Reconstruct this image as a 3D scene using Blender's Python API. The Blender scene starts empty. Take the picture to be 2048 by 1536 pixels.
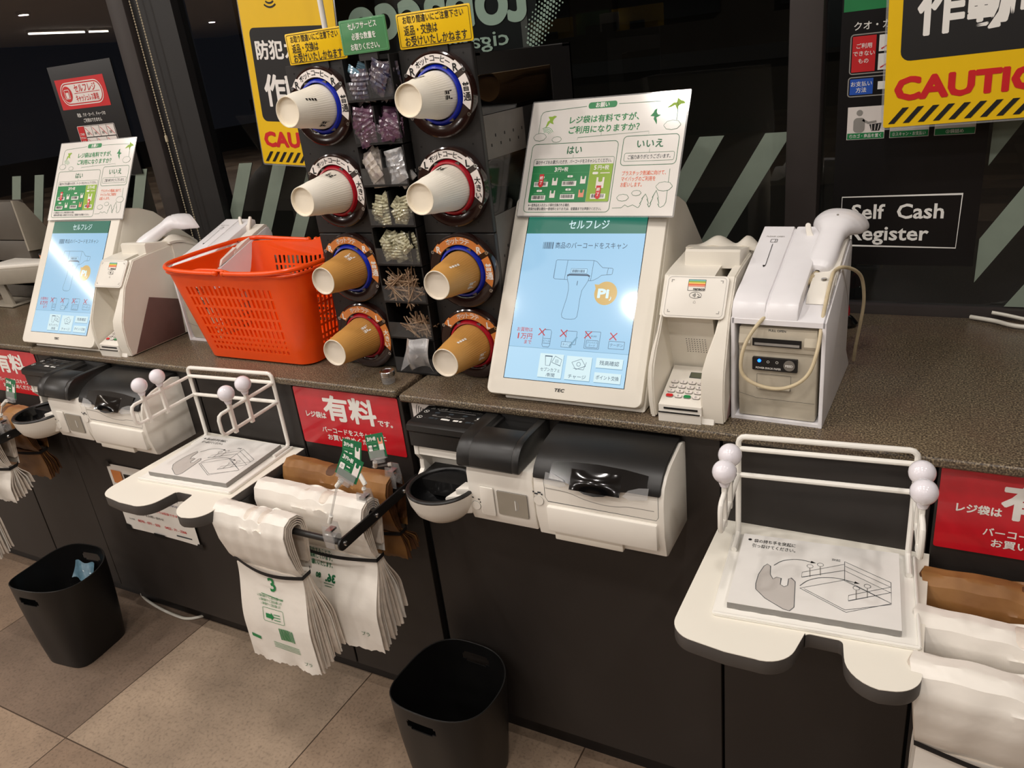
import bpy, bmesh, math, random
from mathutils import Vector, Matrix
random.seed(7)
C = bpy.context.scene.collection
sc = bpy.context.scene
PI = math.pi
# ---------------------------------------------------------------- camera
F_PX, CAM_H = 1561.11, 1.424
yaw, pit, rol = -0.52667419, -0.39592781, -0.11925835
fw = Vector((math.sin(yaw)*math.cos(pit), math.cos(yaw)*math.cos(pit), math.sin(pit)))
rt = Vector((math.cos(yaw), -math.sin(yaw), 0)); up = rt.cross(fw)
r2 = math.cos(rol)*rt + math.sin(rol)*up; u2 = -math.sin(rol)*rt + math.cos(rol)*up
cd = bpy.data.cameras.new('camera'); cam = bpy.data.objects.new('camera', cd); C.objects.link(cam)
m = Matrix.Identity(4)
for i in range(3):
    m[i][0] = r2[i]; m[i][1] = u2[i]; m[i][2] = -fw[i]
m[2][3] = CAM_H
cam.matrix_world = m
cd.sensor_width = 36; cd.lens = 36*F_PX/2048; cd.clip_start = 0.02; cd.clip_end = 200
sc.camera = cam
# ---------------------------------------------------------------- world, exposure, lamps
w = bpy.data.worlds.new('world'); sc.world = w; w.use_nodes = True
w.node_tree.nodes['Background'].inputs[0].default_value = (0.006, 0.006, 0.008, 1)
w.node_tree.nodes['Background'].inputs[1].default_value = 1.0
sc.view_settings.view_transform = 'Standard'; sc.view_settings.look = 'None'
sc.view_settings.exposure = 0.0; sc.view_settings.gamma = 1.0
sc.cycles.use_denoising = True
sc.cycles.max_bounces = 8; sc.cycles.transparent_max_bounces = 24
sc.cycles.sample_clamp_indirect = 4.0
LAMP_POWER = 6.0
LAMP_COL = (1.0, 0.94, 0.885)
LAMPS = [(x, y) for y in (0.49, -0.30, -1.6, -3.0) for x in (-3.5, -2.7, -1.9, -1.0, -0.15, 0.8)]
LAMPS[9] = (-1.17, -0.30)
CEIL = 2.6
# ---------------------------------------------------------------- materials
def lin(c):
    return tuple(((v/255)/12.92 if v <= 10 else (((v/255)+0.055)/1.055)**2.4) for v in c)
M = {}
def mat(name, rgb, rough=0.5, metal=0.0, spec=0.5, var=0.0, vscale=30, bump=0.0, bscale=200, emit=None, es=1.0, coat=0.0, rgb2=None, trans=0.0, stretch=None):
    ma = bpy.data.materials.new(name); ma.use_nodes = True; M[name] = ma
    nt = ma.node_tree; b = nt.nodes['Principled BSDF']
    col = lin(rgb)+(1,)
    b.inputs['Base Color'].default_value = col
    b.inputs['Roughness'].default_value = rough; b.inputs['Metallic'].default_value = metal
    b.inputs['Specular IOR Level'].default_value = spec
    b.inputs['Coat Weight'].default_value = coat
    b.inputs['Transmission Weight'].default_value = trans
    if emit:
        b.inputs['Emission Color'].default_value = lin(emit)+(1,); b.inputs['Emission Strength'].default_value = es
    tc = nt.nodes.new('ShaderNodeTexCoord'); vec = tc.outputs['Object']
    if stretch:
        mp = nt.nodes.new('ShaderNodeMapping'); mp.inputs['Scale'].default_value = stretch
        nt.links.new(vec, mp.inputs[0]); vec = mp.outputs[0]
    if var > 0 or rgb2:
        n = nt.nodes.new('ShaderNodeTexNoise'); n.inputs['Scale'].default_value = vscale; n.inputs['Detail'].default_value = 4
        nt.links.new(vec, n.inputs['Vector'])
        r = nt.nodes.new('ShaderNodeValToRGB'); c2 = lin(rgb2) if rgb2 else tuple(v*(1-var) for v in col[:3])
        r.color_ramp.elements[0].position = 0.35; r.color_ramp.elements[1].position = 0.65
        r.color_ramp.elements[0].color = c2+(1,); r.color_ramp.elements[1].color = col
        nt.links.new(n.outputs[0], r.inputs[0]); nt.links.new(r.outputs[0], b.inputs['Base Color'])
    if bump > 0:
        n = nt.nodes.new('ShaderNodeTexNoise'); n.inputs['Scale'].default_value = bscale; n.inputs['Detail'].default_value = 3
        nt.links.new(vec, n.inputs['Vector'])
        bp = nt.nodes.new('ShaderNodeBump'); bp.inputs['Strength'].default_value = bump; bp.inputs['Distance'].default_value = 0.002
        nt.links.new(n.outputs[0], bp.inputs['Height']); nt.links.new(bp.outputs[0], b.inputs['Normal'])
    return ma
def clear(name, tint, gloss=0.12, rough=0.05, fres=True, milk=0.0):
    ma = bpy.data.materials.new(name); ma.use_nodes = True; M[name] = ma
    nt = ma.node_tree; nt.nodes.clear()
    o = nt.nodes.new('ShaderNodeOutputMaterial'); t = nt.nodes.new('ShaderNodeBsdfTransparent'); g = nt.nodes.new('ShaderNodeBsdfGlossy')
    mx = nt.nodes.new('ShaderNodeMixShader'); t.inputs[0].default_value = lin(tint)+(1,); g.inputs['Roughness'].default_value = rough
    if fres:
        f = nt.nodes.new('ShaderNodeFresnel'); f.inputs[0].default_value = 1.5
        mm = nt.nodes.new('ShaderNodeMath'); mm.operation = 'MULTIPLY'; mm.inputs[1].default_value = gloss/0.04; mm.use_clamp = True
        ge = nt.nodes.new('ShaderNodeNewGeometry'); iv = nt.nodes.new('ShaderNodeMath'); iv.operation = 'SUBTRACT'; iv.inputs[0].default_value = 1.0; nt.links.new(ge.outputs['Backfacing'], iv.inputs[1])
        m4 = nt.nodes.new('ShaderNodeMath'); m4.operation = 'MULTIPLY'; nt.links.new(f.outputs[0], mm.inputs[0]); nt.links.new(mm.outputs[0], m4.inputs[0]); nt.links.new(iv.outputs[0], m4.inputs[1]); nt.links.new(m4.outputs[0], mx.inputs[0])
    else: mx.inputs[0].default_value = gloss
    nt.links.new(t.outputs[0], mx.inputs[1]); nt.links.new(g.outputs[0], mx.inputs[2]); nt.links.new(mx.outputs[0], o.inputs[0])
    if milk:
        d = nt.nodes.new('ShaderNodeBsdfDiffuse'); d.inputs[0].default_value = (.8, .8, .8, 1); m2 = nt.nodes.new('ShaderNodeMixShader'); m2.inputs[0].default_value = milk
        nt.links.new(mx.outputs[0], m2.inputs[1]); nt.links.new(d.outputs[0], m2.inputs[2]); nt.links.new(m2.outputs[0], o.inputs[0])
    return ma
mat('white_plastic', (236, 231, 221), 0.35, var=0.05, vscale=8)
mat('cream_plastic', (233, 227, 214), 0.38, var=0.05, vscale=10)
mat('beige_plastic', (206, 196, 176), 0.42, var=0.10, vscale=14)
mat('dirty_plastic', (196, 187, 168), 0.5, var=0.22, vscale=18)
mat('lilac_plastic', (238, 236, 238), 0.3, var=0.03)
mat('grey_plastic', (120, 115, 108), 0.45, var=0.08)
mat('pos_grey', (86, 80, 72), 0.5, var=0.08, vscale=20)
mat('pos_beige', (150, 142, 128), 0.5, var=0.06)
mat('mauve_panel', (112, 82, 76), 0.5, var=0.08, vscale=40, bump=0.1, bscale=900)
mat('black_plastic', (22, 21, 21), 0.45, var=0.1)
mat('black_satin', (30, 29, 28), 0.38, var=0.1)
mat('black_gloss', (8, 8, 9), 0.12, coat=0.3)
mat('bin_black', (15, 14, 14), 0.42, var=0.1, bump=0.05, bscale=600)
mat('panel_dark', (42, 37, 34), 0.5, var=0.06, vscale=3, bump=0.04, bscale=800)
mat('plinth_dark', (26, 22, 21), 0.5, var=0.1)
mat('gap_black', (6, 6, 6), 0.8, var=0.1)
mat('tower_black', (32, 30, 29), 0.5, var=0.08, bump=0.05, bscale=900)
mat('tower_grey', (96, 90, 84), 0.5, var=0.12, vscale=25)
mat('disc_brown', (38, 19, 15), 0.14, var=0.08, coat=0.3)
mat('ring_blue', (18, 40, 170), 0.25, var=0.15, vscale=60)
mat('ring_red', (170, 16, 34), 0.25, var=0.15, vscale=60)
mat('label_white', (236, 228, 222), 0.35, var=0.03)
mat('label_orange', (214, 132, 66), 0.35, var=0.04)
mat('ink_black', (14, 13, 13), 0.5, var=0.1)
mat('ink_dark', (52, 60, 66), 0.5, var=0.1)
mat('ink_white', (240, 238, 232), 0.5, var=0.02)
mat('ink_grey', (150, 146, 140), 0.5, var=0.05)
mat('ink_green', (22, 130, 70), 0.45, var=0.05)
mat('ink_deepgreen', (14, 104, 62), 0.45, var=0.05)
mat('ink_lime', (142, 178, 48), 0.45, var=0.05)
mat('ink_lightgreen', (92, 168, 110), 0.45, var=0.05)
mat('ink_orange', (226, 100, 50), 0.45, var=0.05)
mat('ink_salmon', (232, 150, 120), 0.45, var=0.05)
mat('ink_red', (206, 24, 30), 0.45, var=0.05)
mat('ink_blue', (30, 86, 190), 0.45, var=0.05)
mat('ink_navy', (44, 46, 110), 0.45, var=0.05)
mat('ink_yellow', (238, 200, 90), 0.45, var=0.03)
mat('ink_teal', (110, 190, 190), 0.45, var=0.03)
mat('paper', (240, 236, 228), 0.45, var=0.03)
mat('laminate', (236, 232, 226), 0.13, var=0.02, coat=0.5)
mat('sign_yellow', (240, 196, 24), 0.3, var=0.02, coat=0.2)
mat('sign_red', (206, 22, 40), 0.22, var=0.14, vscale=22, coat=0.3, bump=0.25, bscale=18)
mat('green_board', (84, 142, 96), 0.25, var=0.06, coat=0.4)
mat('sticker_black', (16, 14, 15), 0.3, var=0.1)
mat('frosted_stripe', (128, 140, 126), 0.6, var=0.05)
mat('sign_letter', (206, 218, 198), 0.6, var=0.05)
mat('cup_white', (246, 240, 226), 0.55, var=0.03)
mat('cup_white_in', (240, 230, 210), 0.6, var=0.03)
mat('cup_brown', (206, 154, 82), 0.55, rgb2=(190, 136, 64), vscale=14, stretch=(1, .12, 1))
mat('cup_in', (226, 216, 200), 0.6, var=0.03)
mat('wire_white', (243, 240, 232), 0.25, var=0.02)
mat('ball_lilac', (240, 236, 242), 0.12, var=0.02, coat=0.6)
mat('tray_top', (240, 235, 222), 0.4, var=0.03, vscale=5)
mat('tray_edge', (74, 70, 67), 0.5, var=0.06)
mat('pad_print', (236, 233, 228), 0.35, var=0.03)
mat('pad_grey', (196, 190, 184), 0.5, var=0.05)
mat('pad_edge', (150, 147, 142), 0.6, var=0.08)
mat('basket', (250, 84, 12), 0.3, var=0.06, vscale=12)
BS = M['basket'].node_tree.nodes['Principled BSDF']; BS.inputs['Subsurface Weight'].default_value = 0.25; BS.inputs['Subsurface Radius'].default_value = (.01, .004, .002); BS.inputs['Subsurface Scale'].default_value = 1.0
mat('cable_cream', (206, 190, 156), 0.4, var=0.12, vscale=60)
mat('cable_white', (226, 222, 210), 0.4, var=0.05)
mat('steel', (190, 190, 190), 0.22, metal=1.0)
mat('kraft', (158, 114, 66), 0.45, rgb2=(132, 90, 48), vscale=16, bump=0.3, bscale=40)
mat('kraft_dark', (104, 66, 36), 0.6, rgb2=(80, 50, 28), vscale=20, bump=0.3, bscale=40)
mat('poly_bag', (240, 234, 224), 0.36, var=0.05, vscale=20, bump=0.9, bscale=22)
mat('poly_edge', (228, 216, 202), 0.5, var=0.16, vscale=60, bump=0.3, bscale=60)
mat('band_black', (14, 14, 16), 0.6, var=0.1)
mat('screen_black', (4, 5, 6), 0.1)
def scr(n, c, s=1.0):
    mat(n, (6, 8, 10), 0.30, emit=c, es=s, coat=1.0); M[n].node_tree.nodes['Principled BSDF'].inputs['Coat Roughness'].default_value = 0.07
scr('scr_blue', (160, 208, 240), 0.95); scr('scr_pale', (178, 220, 246), 0.98); scr('scr_green', (38, 118, 98), 0.9)
scr('scr_white', (215, 240, 245), 1.0); scr('scr_ink', (52, 84, 112), 0.8); scr('scr_red', (196, 34, 54), 0.9); scr('scr_gold', (214, 176, 96), 0.95)
scr('scr_sep', (120, 170, 200), 0.9)
mat('led_blue', (10, 20, 60), 0.3, emit=(20, 90, 255), es=6)
mat('lcd', (92, 96, 78), 0.3, var=0.05)
mat('led_red_out', (30, 4, 4), 0.4, emit=(255, 40, 50), es=1.6); mat('led_blue_out', (4, 6, 40), 0.4, emit=(40, 70, 255), es=1.8)
mat('lamp_white', (240, 240, 240), 0.4, emit=(255, 244, 230), es=22.0)
mat('pouch_blue', (110, 146, 164), 0.2, var=0.3, vscale=60, coat=0.6)
mat('pack_purple', (104, 72, 92), 0.2, rgb2=(56, 32, 52), vscale=70, coat=0.6)
mat('pack_navy', (40, 44, 74), 0.2, rgb2=(90, 78, 80), vscale=70, coat=0.6)
mat('pack_white', (206, 196, 182), 0.35, rgb2=(150, 140, 140), vscale=60)
mat('pack_cream', (196, 192, 160), 0.2, rgb2=(120, 116, 92), vscale=90, coat=0.5)
mat('pack_wood', (176, 150, 122), 0.3, rgb2=(112, 84, 62), vscale=90, coat=0.4)
mat('mullion', (56, 50, 48), 0.5, var=0.05); mat('pillar_black', (16, 14, 14), 0.5, var=0.05)
mat('ceiling', (200, 192, 180), 0.8, var=0.03); mat('wall_warm', (120, 92, 66), 0.8, var=0.2, vscale=2); mat('wall_dark', (46, 38, 32), 0.8, var=0.3, vscale=2)
mat('asphalt', (26, 26, 28), 0.8, var=0.3, vscale=3); mat('far_wall', (70, 62, 54), 0.8, var=0.3, vscale=1)
mat('bead', (200, 188, 160), 0.3, var=0.03)
clear('glass', (235, 240, 240), 0.085, 0.0); clear('clear_plastic', (242, 242, 242), 0.08, 0.10, milk=0.16); clear('clear_bin', (246, 246, 246), 0.04, 0.10, milk=0.03); clear('guard', (244, 244, 244), 0.03, 0.25, milk=0.10); clear('smoke', (176, 166, 154), 0.04, 0.1); clear('wrap', (235, 235, 238), 0.26, 0.2, milk=0.22)
# speckled worktop
def speckle():
    ma = bpy.data.materials.new('worktop_speckle'); ma.use_nodes = True; M['worktop'] = ma; nt = ma.node_tree; b = nt.nodes['Principled BSDF']
    tc = nt.nodes.new('ShaderNodeTexCoord')
    n1 = nt.nodes.new('ShaderNodeTexNoise'); n1.inputs['Scale'].default_value = 380; n1.inputs['Detail'].default_value = 2
    n2 = nt.nodes.new('ShaderNodeTexNoise'); n2.inputs['Scale'].default_value = 9; n2.inputs['Detail'].default_value = 3
    r1 = nt.nodes.new('ShaderNodeValToRGB'); e = r1.color_ramp.elements; e[0].position = 0.32; e[1].position = 0.70
    e[0].color = lin((46, 38, 31))+(1,); e[1].color = lin((156, 140, 112))+(1,)
    k = e.new(0.5); k.color = lin((92, 81, 66))+(1,)
    mx = nt.nodes.new('ShaderNodeMixRGB'); mx.blend_type = 'MIX'; mx.inputs[2].default_value = lin((98, 74, 62))+(1,)
    mr = nt.nodes.new('ShaderNodeMapRange'); mr.inputs[1].default_value = 0.45; mr.inputs[2].default_value = 0.75; mr.inputs[3].default_value = 0.0; mr.inputs[4].default_value = 0.5
    for n in (n1, n2): nt.links.new(tc.outputs['Object'], n.inputs['Vector'])
    nt.links.new(n1.outputs[0], r1.inputs[0]); nt.links.new(n2.outputs[0], mr.inputs[0]); nt.links.new(mr.outputs[0], mx.inputs[0])
    nt.links.new(r1.outputs[0], mx.inputs[1]); nt.links.new(mx.outputs[0], b.inputs['Base Color']); b.inputs['Roughness'].default_value = 0.32
speckle()
# floor tiles: 600 mm squares with their own tone
def tiles():
    ma = bpy.data.materials.new('floor_tiles'); ma.use_nodes = True; M['floor'] = ma; nt = ma.node_tree; b = nt.nodes['Principled BSDF']; L = nt.links.new
    tc = nt.nodes.new('ShaderNodeTexCoord'); sp = nt.nodes.new('ShaderNodeSeparateXYZ'); L(tc.outputs['Object'], sp.inputs[0])
    def mth(op, a, bb=None, cl=False):
        n = nt.nodes.new('ShaderNodeMath'); n.operation = op; n.use_clamp = cl
        for i, v in enumerate((a, bb)):
            if v is None: continue
            if isinstance(v, (int, float)): n.inputs[i].default_value = v
            else: L(v, n.inputs[i])
        return n.outputs[0]
    u = mth('DIVIDE', mth('ADD', sp.outputs[0], 2.389+6.003), 0.6003); v = mth('DIVIDE', mth('ADD', sp.outputs[1], -0.69+6.003), 0.6003)
    fu, fv = mth('FLOOR', u), mth('FLOOR', v); cu, cv = mth('FRACT', u), mth('FRACT', v)
    cb = nt.nodes.new('ShaderNodeCombineXYZ'); L(fu, cb.inputs[0]); L(fv, cb.inputs[1]); cb.inputs[2].default_value = 3.0
    wn = nt.nodes.new('ShaderNodeTexWhiteNoise'); L(cb.outputs[0], wn.inputs['Vector'])
    r = nt.nodes.new('ShaderNodeValToRGB'); e = r.color_ramp.elements
    e[0].color = lin((124, 106, 92))+(1,); e[1].color = lin((184, 164, 142))+(1,); k = e.new(0.5); k.color = lin((168, 142, 118))+(1,)
    L(mth('FRACT', mth('ADD', mth('ADD', mth('MULTIPLY', fu, 0.75), mth('MULTIPLY', fv, 0.5)), mth('ADD', mth('MULTIPLY', wn.outputs['Value'], 0.12), 0.55))), r.inputs[0])
    n = nt.nodes.new('ShaderNodeTexNoise'); n.inputs['Scale'].default_value = 5; n.inputs['Detail'].default_value = 8; n.inputs['Roughness'].default_value = 0.65; L(tc.outputs['Object'], n.inputs['Vector'])
    n3 = nt.nodes.new('ShaderNodeTexNoise'); n3.inputs['Scale'].default_value = 130; n3.inputs['Detail'].default_value = 2; L(tc.outputs['Object'], n3.inputs['Vector'])
    mr = nt.nodes.new('ShaderNodeMapRange'); mr.inputs[1].default_value = 0.3; mr.inputs[2].default_value = 0.7; mr.inputs[3].default_value = 0.62; mr.inputs[4].default_value = 0.98; L(n.outputs[0], mr.inputs[0])
    m3 = nt.nodes.new('ShaderNodeMapRange'); m3.inputs[1].default_value = 0.28; m3.inputs[2].default_value = 0.5; m3.inputs[3].default_value = 0.7; m3.inputs[4].default_value = 1.0; L(n3.outputs[0], m3.inputs[0])
    s = mth('MULTIPLY', mr.outputs[0], m3.outputs[0])
    g = mth('MINIMUM', mth('MINIMUM', cu, mth('SUBTRACT', 1.0, cu)), mth('MINIMUM', cv, mth('SUBTRACT', 1.0, cv)))
    gm = mth('GREATER_THAN', g, 0.0028)
    mul = nt.nodes.new('ShaderNodeMixRGB'); mul.blend_type = 'MULTIPLY'; mul.inputs[0].default_value = 1; L(r.outputs[0], mul.inputs[1]); L(s, mul.inputs[2])
    fin = nt.nodes.new('ShaderNodeMixRGB'); L(gm, fin.inputs[0]); fin.inputs[1].default_value = lin((74, 58, 44))+(1,); L(mul.outputs[0], fin.inputs[2])
    L(fin.outputs[0], b.inputs['Base Color']); b.inputs['Roughness'].default_value = 0.5
tiles()
# ---------------------------------------------------------------- mesh builder
TXT = {}
def text_geo(s, bold=0.0, res=2):
    key = (s, bold, res)
    if key not in TXT:
        cu = bpy.data.curves.new('t', 'FONT'); cu.body = s; cu.size = 1; cu.offset = bold; cu.resolution_u = res; cu.align_x = 'LEFT'
        ob = bpy.data.objects.new('t', cu); C.objects.link(ob)
        me = bpy.data.meshes.new_from_object(ob.evaluated_get(bpy.context.evaluated_depsgraph_get()))
        vs = [v.co.copy() for v in me.vertices]; fs = [list(p.vertices) for p in me.polygons]
        bpy.data.objects.remove(ob); bpy.data.curves.remove(cu); bpy.data.meshes.remove(me)
        if vs:
            x0 = min(v.x for v in vs); x1 = max(v.x for v in vs); y0 = min(v.y for v in vs); y1 = max(v.y for v in vs)
        else: x0 = x1 = y0 = y1 = 0
        TXT[key] = (vs, fs, x0, x1, y0, y1)
    return TXT[key]
def frame(o, ex, ey):
    ex = Vector(ex).normalized(); ey = Vector(ey).normalized(); ez = ex.cross(ey)
    m = Matrix.Identity(4)
    for i in range(3): m[i][0] = ex[i]; m[i][1] = ey[i]; m[i][2] = ez[i]; m[i][3] = o[i]
    return m
def wallframe(x, y, z): return frame((x, y, z), (1, 0, 0), (0, 0, 1))   # local z points to -y (the room)
def flatframe(x, y, z): return frame((x, y, z), (1, 0, 0), (0, 1, 0))
class MB:
    def __init__(s, F=None): s.v = []; s.f = []; s.m = []; s.sm = []; s.F = F or Matrix.Identity(4); s.warp = None
    def add(s, vs, fs, mt, smooth=False):
        n = len(s.v)
        for p in vs: s.v.append(s.F @ Vector(p))
        for f in fs: s.f.append([i+n for i in f]); s.m.append(mt); s.sm.append(smooth)
        return s
    def addbm(s, bm, mt, smooth=False):
        bm.verts.index_update(); s.add([v.co.copy() for v in bm.verts], [[v.index for v in f.verts] for f in bm.faces], mt, smooth); bm.free(); return s
    def box(s, x0, y0, z0, x1, y1, z1, mt, bev=0.0, seg=2):
        bm = bmesh.new(); bmesh.ops.create_cube(bm, size=1)
        for v in bm.verts: v.co = Vector(((x0+x1)/2+v.co.x*(x1-x0), (y0+y1)/2+v.co.y*(y1-y0), (z0+z1)/2+v.co.z*(z1-z0)))
        if bev > 0: bmesh.ops.bevel(bm, geom=list(bm.edges), offset=bev, segments=seg, affect='EDGES', profile=0.5)
        return s.addbm(bm, mt, bev > 0 and seg > 1)
    def prism(s, poly, h0, h1, mt, ax='z', bev=0.0, seg=2, sidemat=None):
        mp = {'z': lambda u, v, h: (u, v, h), 'x': lambda u, v, h: (h, u, v), 'y': lambda u, v, h: (u, h, v)}[ax]
        bm = bmesh.new(); n = len(poly)
        a = [bm.verts.new(mp(u, v, h0)) for u, v in poly]; b = [bm.verts.new(mp(u, v, h1)) for u, v in poly]
        fa = bm.faces.new(a); fb = bm.faces.new(list(reversed(b)))
        for i in range(n): bm.faces.new((a[i], b[i], b[(i+1) % n], a[(i+1) % n]))
        bmesh.ops.recalc_face_normals(bm, faces=list(bm.faces))
        if bev > 0:
            ed = list(set(list(fa.edges)+list(fb.edges)))
            bmesh.ops.bevel(bm, geom=ed, offset=bev, segments=seg, affect='EDGES', profile=0.5)
        if sidemat:
            bm.verts.index_update(); bm.normal_update()
            axv = Vector(mp(0, 0, 1))
            vs = [v.co.copy() for v in bm.verts]
            s.add(vs, [[v.index for v in f.verts] for f in bm.faces if abs(f.normal.dot(axv)) > .7], mt)
            s.add(vs, [[v.index for v in f.verts] for f in bm.faces if abs(f.normal.dot(axv)) <= .7], sidemat)
            bm.free(); return s
        return s.addbm(bm, mt, False)
    def rpoly(s, x, y, w, h, r, k=5):
        pts = []
        r = min(r, w/2-1e-6, h/2-1e-6)
        for cx, cy, a0 in ((x+w-r, y+r, -90), (x+w-r, y+h-r, 0), (x+r, y+h-r, 90), (x+r, y+r, 180)):
            for i in range(k+1):
                a = math.radians(a0+90*i/k); pts.append((cx+r*math.cos(a), cy+r*math.sin(a)))
        return pts
    def plate(s, x, y, w, h, z0, z1, r, mt, ax='z', bev=0.0, k=5, sidemat=None): return s.prism(s.rpoly(x, y, w, h, r, k), z0, z1, mt, ax, bev, 2, sidemat)
    def flat(s, poly, mt, z=0.0): return s.add([(u, v, z) for u, v in poly], [list(range(len(poly)))], mt)
    def rect(s, x, y, w, h, mt, z=0.0, r=0): return s.flat(s.rpoly(x, y, w, h, r) if r else [(x, y), (x+w, y), (x+w, y+h), (x, y+h)], mt, z)
    def line(s, pts, wd, mt, z=0.0, closed=False):
        n = len(pts); vs = []; P = [Vector((p[0], p[1])) for p in pts]
        for i in range(n):
            a = P[(i-1) % n] if (closed or i > 0) else P[i]; b = P[(i+1) % n] if (closed or i < n-1) else P[i]
            d = (b-a); d = d.normalized() if d.length > 1e-9 else Vector((1, 0)); nn = Vector((-d.y, d.x))*wd/2
            if 0 < i < n-1 or closed:
                d1 = (P[i]-a).normalized() if (P[i]-a).length > 1e-9 else d; c = max(.5, abs(Vector((-d1.y, d1.x)).dot(nn.normalized()))); nn /= c
            vs += [(P[i].x+nn.x, P[i].y+nn.y, z), (P[i].x-nn.x, P[i].y-nn.y, z)]
        fs = [[2*i, 2*i+1, 2*((i+1) % n)+1, 2*((i+1) % n)] for i in range(n if closed else n-1)]
        return s.add(vs, fs, mt)
    def rring(s, x, y, w, h, r, wd, mt, z=0.0): return s.line(s.rpoly(x, y, w, h, r), wd, mt, z, True)
    def text(s, t, x, y, size, mt, z=0.0, al='c', bold=0.0, width=None, rot=0.0, mirror=False, shear=0.0, res=2, sx=1.0):
        if bold > .0255 or (bold > .012 and any(ord(ch) > 0x2E80 for ch in t)):
            q = (bold-.006)*size*1.1; n_ = 8 if bold > .025 else 4
            for i in range(n_): s.text(t, x+q*math.cos(2*PI*i/n_+.4), y+q*math.sin(2*PI*i/n_+.4), size, mt, z+i*1e-6, al, .006, width, rot, mirror, shear, res, sx)
            return s
        vs, fs, x0, x1, y0, y1 = text_geo(t, bold, res)
        if not vs: return s
        kx = size*sx
        if width: kx = width/(x1-x0)
        if mirror: kx = -kx
        ox = {'c': (x0+x1)/2, 'l': x0, 'r': x1}[al]; oy = 0.36
        ca, sa = math.cos(rot), math.sin(rot); out = []
        for v in vs:
            px = (v.x-ox)*kx+shear*(v.y-oy)*size; py = (v.y-oy)*size
            out.append((x+px*ca-py*sa, y+px*sa+py*ca, z))
        return s.add(out, fs, mt)
    def tube(s, pts, r, mt, seg=10, closed=False, caps=True):
        P = [Vector(p) for p in pts]; n = len(P); rr = r if isinstance(r, (list, tuple)) else [r]*n
        T = []
        for i in range(n):
            a = P[(i-1) % n] if (closed or i > 0) else P[i]; b = P[(i+1) % n] if (closed or i < n-1) else P[i]
            T.append((b-a).normalized())
        up = Vector((0, 0, 1)) if abs(T[0].z) < .9 else Vector((0, 1, 0))
        N = (up-T[0]*up.dot(T[0])).normalized(); vs = []
        for i in range(n):
            if i > 0:
                N = (N-T[i]*N.dot(T[i])); N = N.normalized() if N.length > 1e-6 else Vector((1, 0, 0))
            B = T[i].cross(N)
            for k in range(seg):
                a = 2*PI*k/seg; vs.append(P[i]+(N*math.cos(a)+B*math.sin(a))*rr[i])
        fs = [[i*seg+k, i*seg+(k+1) % seg, ((i+1) % n)*seg+(k+1) % seg, ((i+1) % n)*seg+k] for i in range(n if closed else n-1) for k in range(seg)]
        s.add(vs, fs, mt, True)
        if caps and not closed: s.add([vs[k] for k in range(seg)], [list(range(seg-1, -1, -1))], mt); s.add([vs[(n-1)*seg+k] for k in range(seg)], [list(range(seg))], mt)
        return s
    def lathe(s, prof, mt, seg=32, o=(0, 0, 0), ax='z', smooth=True, a0=0, a1=2*PI):
        full = abs(a1-a0-2*PI) < 1e-6; ns = seg if full else seg+1; vs = []
        for (r, h) in prof:
            for k in range(ns):
                a = a0+(a1-a0)*k/seg; c, d = r*math.cos(a), r*math.sin(a)
                p = {'z': (c, d, h), 'y': (c, h, d), 'x': (h, c, d)}[ax]; vs.append((p[0]+o[0], p[1]+o[1], p[2]+o[2]))
        fs = [[i*ns+k, i*ns+(k+1) % ns, (i+1)*ns+(k+1) % ns, (i+1)*ns+k] for i in range(len(prof)-1) for k in range(seg)]
        return s.add(vs, fs, mt, smooth)
    def ball(s, c, r, mt, seg=24): return s.lathe([(max(1e-5, r*math.sin(PI*i/12)), -r*math.cos(PI*i/12)) for i in range(13)], mt, seg, c)
    def cyl(s, c, r, h0, h1, mt, seg=24, ax='z'): return s.lathe([(1e-5, h0), (r, h0)], mt, seg, c, ax, False).lathe([(r, h0), (r, h1)], mt, seg, c, ax, True).lathe([(r, h1), (1e-5, h1)], mt, seg, c, ax, False)
    def grid(s, fn, nu, nv, mt, smooth=True):
        vs = [fn(i/nu, j/nv) for i in range(nu+1) for j in range(nv+1)]
        return s.add(vs, [[i*(nv+1)+j, (i+1)*(nv+1)+j, (i+1)*(nv+1)+j+1, i*(nv+1)+j+1] for i in range(nu) for j in range(nv)], mt, smooth)
    def shell(s, fn, nu, nv, th, mt, smooth=True):
        g = MB(); g.grid(fn, nu, nv, mt); bm = bmesh.new(); vv = [bm.verts.new(p) for p in g.v]
        for f in g.f: bm.faces.new([vv[i] for i in f])
        bm.normal_update(); bmesh.ops.solidify(bm, geom=list(bm.faces), thickness=th); return s.addbm(bm, mt, smooth)
    def build(s, name, parent=None, root=None):
        off = (root or parent).get('_loc', None) if (root or parent) else None
        off = Vector(off) if off is not None else Vector((0, 0, 0))
        me = bpy.data.meshes.new(name); me.from_pydata([v-off for v in s.v], [], s.f)
        names = []
        for k in s.m:
            if k not in names: names.append(k)
        for k in names: me.materials.append(M[k])
        idx = {k: i for i, k in enumerate(names)}
        me.polygons.foreach_set('material_index', [idx[k] for k in s.m]); me.polygons.foreach_set('use_smooth', s.sm)
        me.update(); me.validate(); me.polygons.foreach_set('use_smooth', [True]*len(me.polygons))
        bm = bmesh.new(); bm.from_mesh(me); bmesh.ops.remove_doubles(bm, verts=bm.verts, dist=2e-6); bm.to_mesh(me); bm.free(); me.set_sharp_from_angle(angle=math.radians(33))
        o = bpy.data.objects.new(name, me); C.objects.link(o)
        if parent is not None:
            o.parent = parent
            if parent.get('_loc') is not None: o['_loc'] = parent['_loc']
        return o
def thing(name, label, cat, loc=(0, 0, 0), group=None):
    o = bpy.data.objects.new(name, None); C.objects.link(o); o.location = loc; o['_loc'] = tuple(loc); o.empty_display_size = .05
    o['label'] = label; o['category'] = cat
    if group: o['group'] = group
    return o
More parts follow.
